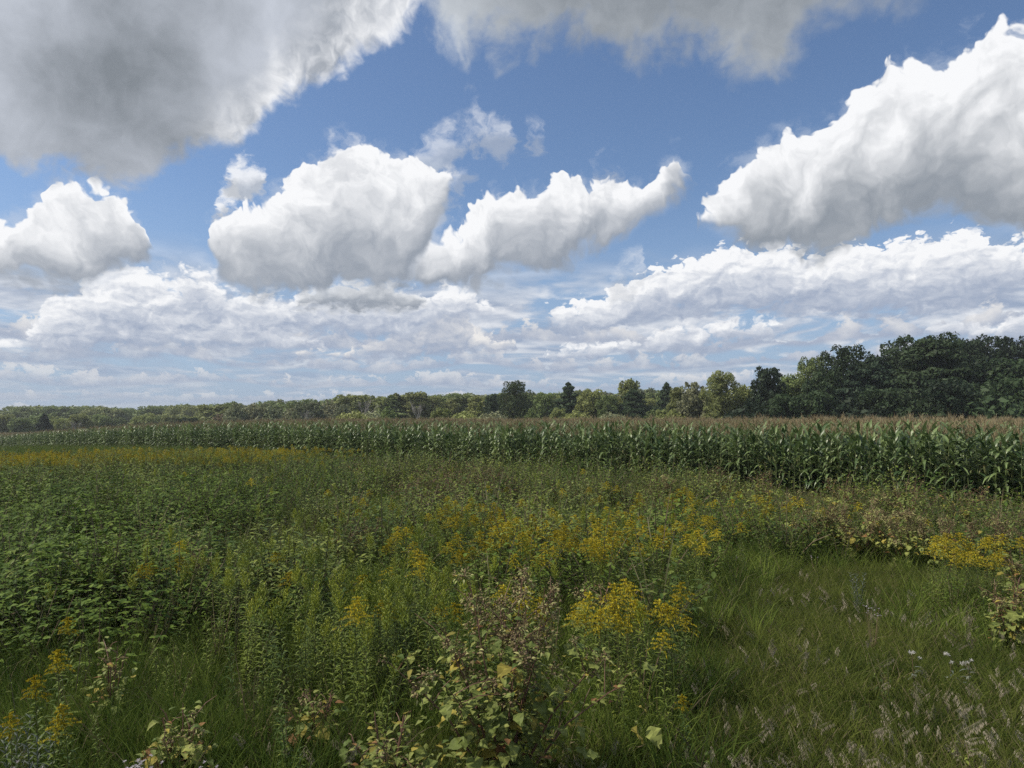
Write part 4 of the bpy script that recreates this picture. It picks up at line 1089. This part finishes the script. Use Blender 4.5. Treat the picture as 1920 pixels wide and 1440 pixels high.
def burdock(px, d, label, group=None, h=1.56, w=1.15, stems=17, leaves=300, tufts=140, low='burdock', mix=(.84, .12), hi=.52, scale=1.0, burrs=True):
    x = at(px, d); t = thing('burdock', label, 'burdock', (x, d, gz(x, d) - .02), (0, 0, 0), scale, group)
    tops = []
    for i in range(stems):
        an = i * 2.4 + U(-.3, .3); r = w * U(.35, 1.0) * math.sqrt((i + .7) / stems)
        top = Vector((r * math.cos(an) * 1.05, r * math.sin(an) * .7, h * (1 - .62 * (r / w) ** 1.6) * U(.85, 1.02)))
        mid = top * .5 + Vector((0, 0, h * .08))
        g = Geo(); g.tube([(0, 0, 0), mid * .55, mid, top], [.011, .009, .006, .0025], 'twig', 5)
        side = []
        for k in range(5):
            f = .42 + .12 * k; q = mid.lerp(top, (f - .4) / .6) if f > .5 else mid * (f / .5)
            e = q + Vector((U(-.24, .24), U(-.2, .2), U(.04, .22))) * (h / 1.4); g.tube([q, q.lerp(e, .5) + Vector((0, 0, .02)), e], [.004, .003, .0018], 'twig', 4); side.append((q, e))
        obj('stem', g.mesh('burdock_stem'), t); tops.append((mid, top, side))
    def spot(lo):
        m, tp, sd = rnd.choice(tops)
        if lo:
            if U(0, 1) < .5: q = Vector((0, 0, 0)).lerp(m, U(.4, 1.15)); q.x *= 1.2; q.y *= 1.3; q.z *= U(.6, 1)
            else: a, b = rnd.choice(sd); q = a.lerp(b, U(.2, 1)); 
            if q.z > h * (hi + .22): q.z *= .6
            return q + Vector((U(-.10, .10), U(-.10, .10), U(-.05, .05)))
        if U(0, 1) < .4: q = m.lerp(tp, U(.2, 1.03))
        else: a, b = rnd.choice(sd); q = a.lerp(b, U(.3, 1.05))
        return q
    n = 0
    while n < leaves:
        q = spot(True)
        if q.z < .10 * h: continue
        if q.y > .1 * w and U(0, 1) < .75: q.y *= -1
        c = U(0, 1); m = low if c < mix[0] else ('burdock_yellow' if c < mix[0] + mix[1] else 'burdock_brown')
        o = obj('leaf', rnd.choice(LEAF[m]), t); an = math.atan2(q.y, q.x) + U(-1.1, 1.1)
        o.location = q; o.rotation_euler = (U(-.5, .5), U(-.15, .75), an); s = U(.65, 1.3) * (1.15 - .45 * q.z / h); o.scale = (s, s, s); n += 1
        if m != low: o['label'] = 'yellowing leaf' if m == 'burdock_yellow' else 'withered brown leaf'
    g = Geo()
    for k in range(int(leaves * 3.0)):
        q = spot(k % 6 > 0)
        if q.z < .12 * h: continue
        b = U(0, 6.28); c = U(0, 1)
        g.leaf(q + Vector((U(-.06, .06), U(-.06, .06), U(-.04, .05))), (math.cos(b), math.sin(b), U(-.2, .4)), (U(-.4, .4), U(-.4, .4), 1), U(.045, .085), U(.030, .055), low if c < .62 else ('burdock_yellow' if c < .76 else ('pale_weed' if c < .93 else 'burdock_brown')), U(.4, 1.6), 4, .32, .16)
    obj('small_leaves', g.mesh('burdock_small_leaves'), t, kind='stuff')
    n = 0
    while burrs and n < tufts:
        q = spot(False)
        if q.z < h * hi * U(.7, 1.2): continue
        o = obj('burr_cluster', rnd.choice(TUFT), t); o['kind'] = 'stuff'
        o.location = q + Vector((U(-.03, .03), U(-.03, .03), 0)); o.rotation_euler = (U(-.6, .6), U(-.6, .6), U(0, 6.28)); s = U(.6, 1.05); o.scale = (s, s, s); n += 1
    return t
burdock(945, 4.95, 'large burdock in the front with brown burrs above yellowing leaves')
# smaller ones
SMALL = [(700, 13.0, 'pale leaved burdock in the meadow far behind the budding stand', .9, .5, 5, 60, 20, 'pale_weed'),
         (655, 12.2, 'pale leafy burdock left of its twin far behind the budding stand', .85, .5, 5, 60, 15, 'pale_weed'),
         (960, 8.4, 'low burdock with grey green leaves behind the big one', 1.0, .5, 5, 70, 6, 'pale_weed'),
         (1115, 8.0, 'greyish burdock between the two flowering stands', .9, .45, 5, 55, 6, 'pale_weed'),
         (222, 5.9, 'small burdock with upright pale leaves below the brambles', .85, .3, 4, 34, 3, 'pale_weed'),
         (355, 4.9, 'bushy grey green burdock low at the left front', .68, .42, 7, 90, 4, 'burdock'),
         (600, 5.5, 'leafy burdock low between the tall stand and the big burdock', .6, .32, 5, 40, 3, 'burdock'),
         (735, 4.7, 'trailing green burdock touching the left side of the big burdock', .72, .42, 7, 95, 6, 'burdock'),
         (365, 9.2, 'brownish burdock before the bramble thicket', 1.05, .4, 5, 40, 40, 'pale_weed'),
         (1880, 8.0, 'burdock with bright yellowish leaves right of the short grass', 1.0, .5, 7, 80, 16, 'burdock'),
         (1925, 9.0, 'yellowish burdock half outside the right border of the view', 1.2, .7, 8, 110, 30, 'burdock'),
         (1610, 12.6, 'widest brown and yellow burdock behind the short grass', 1.25, .95, 9, 130, 130, 'burdock'),
         (1540, 13.2, 'brown burdock left of the widest one behind the short grass', 1.15, .7, 7, 80, 100, 'pale_weed'),
         (1690, 12.2, 'brown burdock right of the widest one behind the short grass', 1.15, .7, 7, 80, 100, 'burdock'),
         (1760, 12.0, 'olive burdock behind the right hand goldenrod clump', 1.1, .7, 7, 100, 50, 'pale_weed'),
         (1850, 11.5, 'olive brown burdock above the right hand goldenrod clump', 1.2, .8, 7, 100, 60, 'pale_weed'),
         (1480, 14.6, 'pale burdock in front of the corn before the spruce', 1.1, .6, 6, 70, 50, 'pale_weed'),
         (1240, 20.0, 'pale brown burdock standing against the corn in the middle', 1.15, .8, 6, 60, 70, 'pale_weed'),
         (1050, 19.5, 'pale burdock against the corn above the flowering stand', 1.05, .9, 6, 80, 40, 'pale_weed'),
         (1900, 12.8, 'brownish burdock against the corn at the right border', 1.2, .8, 7, 80, 70, 'pale_weed'),
         (1340, 21.5, 'bushy yellow green burdock at the corn below the egg shaped olive tree', 1.4, .9, 8, 110, 6, 'pale_weed'),
         (1425, 19.5, 'bushy yellow green burdock at the corn below the narrow blackish tree', 1.35, .9, 8, 110, 8, 'burdock'),
         (1570, 17.5, 'bushy yellow green burdock at the corn below the flat topped tree', 1.35, .9, 8, 110, 10, 'burdock'),
         (1700, 16.3, 'bushy olive burdock at the corn left of the broadest oak', 1.4, .9, 8, 110, 14, 'pale_weed'),
         (1815, 15.2, 'bushy yellow green burdock at the corn below the open oak', 1.4, .9, 8, 110, 10, 'burdock'),
         (660, 27.0, 'light green burdock against the corn far left of the middle', 1.25, .9, 6, 80, 10, 'pale_weed')]
for px, d, lab, h, w, st, lv, tf, low in SMALL:
    burdock(px, d, lab, None, h, w, st, lv, tf, low, (.78, .14) if low == 'burdock' else (.86, .07), .45)

# dark withered bush before the corn
def withered(px, d, h, w, label):
    x = at(px, d); t = thing('withered_shrub', label, 'shrub', (x, d, gz(x, d)))
    for i in range(11):
        an = i * 2.4; r = w * math.sqrt((i + .5) / 11); top = Vector((r * math.cos(an), r * math.sin(an), h * (1 - .5 * (r / w) ** 2) * U(.8, 1)))
        g = Geo(); g.tube([(0, 0, 0), top * .5 + Vector((0, 0, .1)), top], [.014, .01, .004], 'deadwood', 4)
        for k in range(7):
            q = top * U(.35, 1); e = q + Vector((U(-.3, .3), U(-.3, .3), U(0, .3))); g.tube([q, e], [.005, .002], 'deadwood', 3)
        obj('stem', g.mesh('shrub_stem'), t)
    g = Geo()
    for k in range(2600):
        an = U(0, 6.28); r = w * math.sqrt(U(0, 1)) * 1.05; z = h * (1 - .5 * (r / w) ** 2) * U(.25, 1.03); b = U(0, 6.28)
        g.leaf((r * math.cos(an), r * math.sin(an), z), (math.cos(b), math.sin(b), U(-.4, .4)), (U(-.5, .5), U(-.5, .5), 1), U(.05, .09), U(.025, .045), 'deadwood', U(.5, 1.6), 2, .4)
    obj('withered_leaves', g.mesh('withered_leaves'), t, kind='stuff')
withered(858, 20.5, 1.42, 1.9, 'dark brown withered bush in front of the corn')
withered(925, 23.5, .95, .9, 'small dark brown withered bush at the foot of the corn')

# pale drooping grass heads standing over the short grass
SEED = [seed_stalk_parts(U(.46, .66)) for _ in range(7)]; SEED_ME = [{k: g.mesh('grass_' + k) for k, g in p.items()} for p in SEED]
pts = []
for k in range(1400):
    d = 3.9 + 5.5 * U(0, 1) ** 1.7; px = U(1190, 1980); x = at(px, d)
    w = float(short_grass(np.array([x]), np.array([d]))[0]) * float(clumpy(np.array([x]), np.array([d]), 2.0, 8)[0])
    if U(0, 1) < w * (2.2 if px > 1450 else 1.0) and len(pts) < 300: pts.append((x, d))
for px, d in [(690, 4.3), (655, 4.2), (740, 4.25), (640, 4.6), (1090, 4.6), (1130, 4.9), (430, 4.2), (500, 4.9), (700, 4.9), (1300, 6.6), (1310, 6.2), (1450, 9.5), (1560, 9.2), (1500, 10.5)]:
    for k in range(3): pts.append((at(px + U(-14, 14), d), d + U(-.1, .1)))
for x, d in pts:
    lab = ('pale drooping grass head over the short grass on the right' if x > at(1190, d) else 'pale drooping grass head around the foot of the big burdock' if x > at(600, d) else 'pale drooping grass head in the tall grass at the lower left')
    plant('seeding_grass', lab, 'grass stalk', rnd.choice(SEED_ME), (x, d, gz(x, d)), U(0, 6.28), U(.8, 1.15), lab.replace('head', 'heads'), (U(-.1, .1), U(-.1, .1)), ('seed_head',))

AST = [{k: g.mesh('aster_' + k) for k, g in aster(n, h).items()} for n, h in ((9, .5), (14, .55), (5, .4))]
for px, d, i, lab in [(268, 4.25, 1, 'whitish aster cluster near the bottom of the left foreground'), (250, 4.1, 0, 'smaller whitish aster left of the larger cluster'), (405, 4.5, 2, 'few white asters in the grass between the left clusters'),
                      (300, 4.35, 0, 'whitish aster right of the larger cluster'), (420, 7.9, 2, 'tiny white asters in the grass below the budding stand'), (1372, 11.6, 2, 'tiny white asters at the rear of the short grass'),
                      (1520, 11.5, 2, 'white asters under the brown burdock behind the short grass'), (1625, 7.9, 1, 'white asters in the middle of the short grass'), (1898, 8.2, 2, 'white asters under the yellowish burdock on the right'), (70, 4.6, 2, 'white asters left of the golden spikes')]:
    plant('aster', lab, 'aster', AST[i], (at(px, d), d, gz(at(px, d), d)), U(0, 6.28), 1.0, None, (0, 0), ('flowers',))
THI = [{k: g.mesh('thistle_' + k) for k, g in thistle_fluff().items()} for _ in range(2)]
for px, d, lab in [(1768, 6.9, 'thistle with the brightest white fluff in the short grass'), (1702, 7.0, 'thistle with small white fluff left of the brightest one'), (1800, 6.8, 'low thistle with little fluff right of the brightest one')]:
    plant('thistle', lab, 'thistle', rnd.choice(THI), (at(px, d), d, gz(at(px, d), d) - .05), U(0, 6.28), .85, None, (0, 0), ('fluff',))
GRY = [{k: g.mesh('grey_' + k) for k, g in grey_plant().items()} for _ in range(2)]
for px, d, lab in [(95, 4.5, 'silver grey leafy plant between the golden spikes'), (52, 4.8, 'silver grey plant left behind the golden spikes'), (35, 4.0, 'silver grey plant at the lower left corner'), (80, 3.95, 'silver grey plant right of the one at the corner'), (1600, 9.6, 'dull grey plant in the dip of the short grass')]:
    plant('silver_herb', lab, 'herb', rnd.choice(GRY), (at(px, d), d, gz(at(px, d), d)), U(0, 6.28), 1.0, None, (0, 0), ('foliage',))

# ------------------------------------------------------------------ summer haze: one closed box round everything
def haze(x0, x1, y0, y1, z0, z1, density):
    bm = bmesh.new(); bmesh.ops.create_cube(bm, size=1)
    for v in bm.verts:
        v.co = ((x0 + x1) / 2 + v.co.x * (x1 - x0), (y0 + y1) / 2 + v.co.y * (y1 - y0), (z0 + z1) / 2 + v.co.z * (z1 - z0))
    me = bpy.data.meshes.new('haze'); bm.to_mesh(me); bm.free()
    m = bpy.data.materials.new('summer haze'); m.use_nodes = True; nt = m.node_tree; nt.nodes.clear()
    o = nt.nodes.new('ShaderNodeOutputMaterial'); p = nt.nodes.new('ShaderNodeVolumePrincipled')
    p.inputs['Color'].default_value = (.86, .92, 1.0, 1); p.inputs['Density'].default_value = density; p.inputs['Anisotropy'].default_value = .2
    nt.links.new(p.outputs[0], o.inputs['Volume']); me.materials.append(m)
    obj('haze', me, kind='stuff')
haze(-6100, 6100, -120, 6100, -4.5, 34, 0.00024)
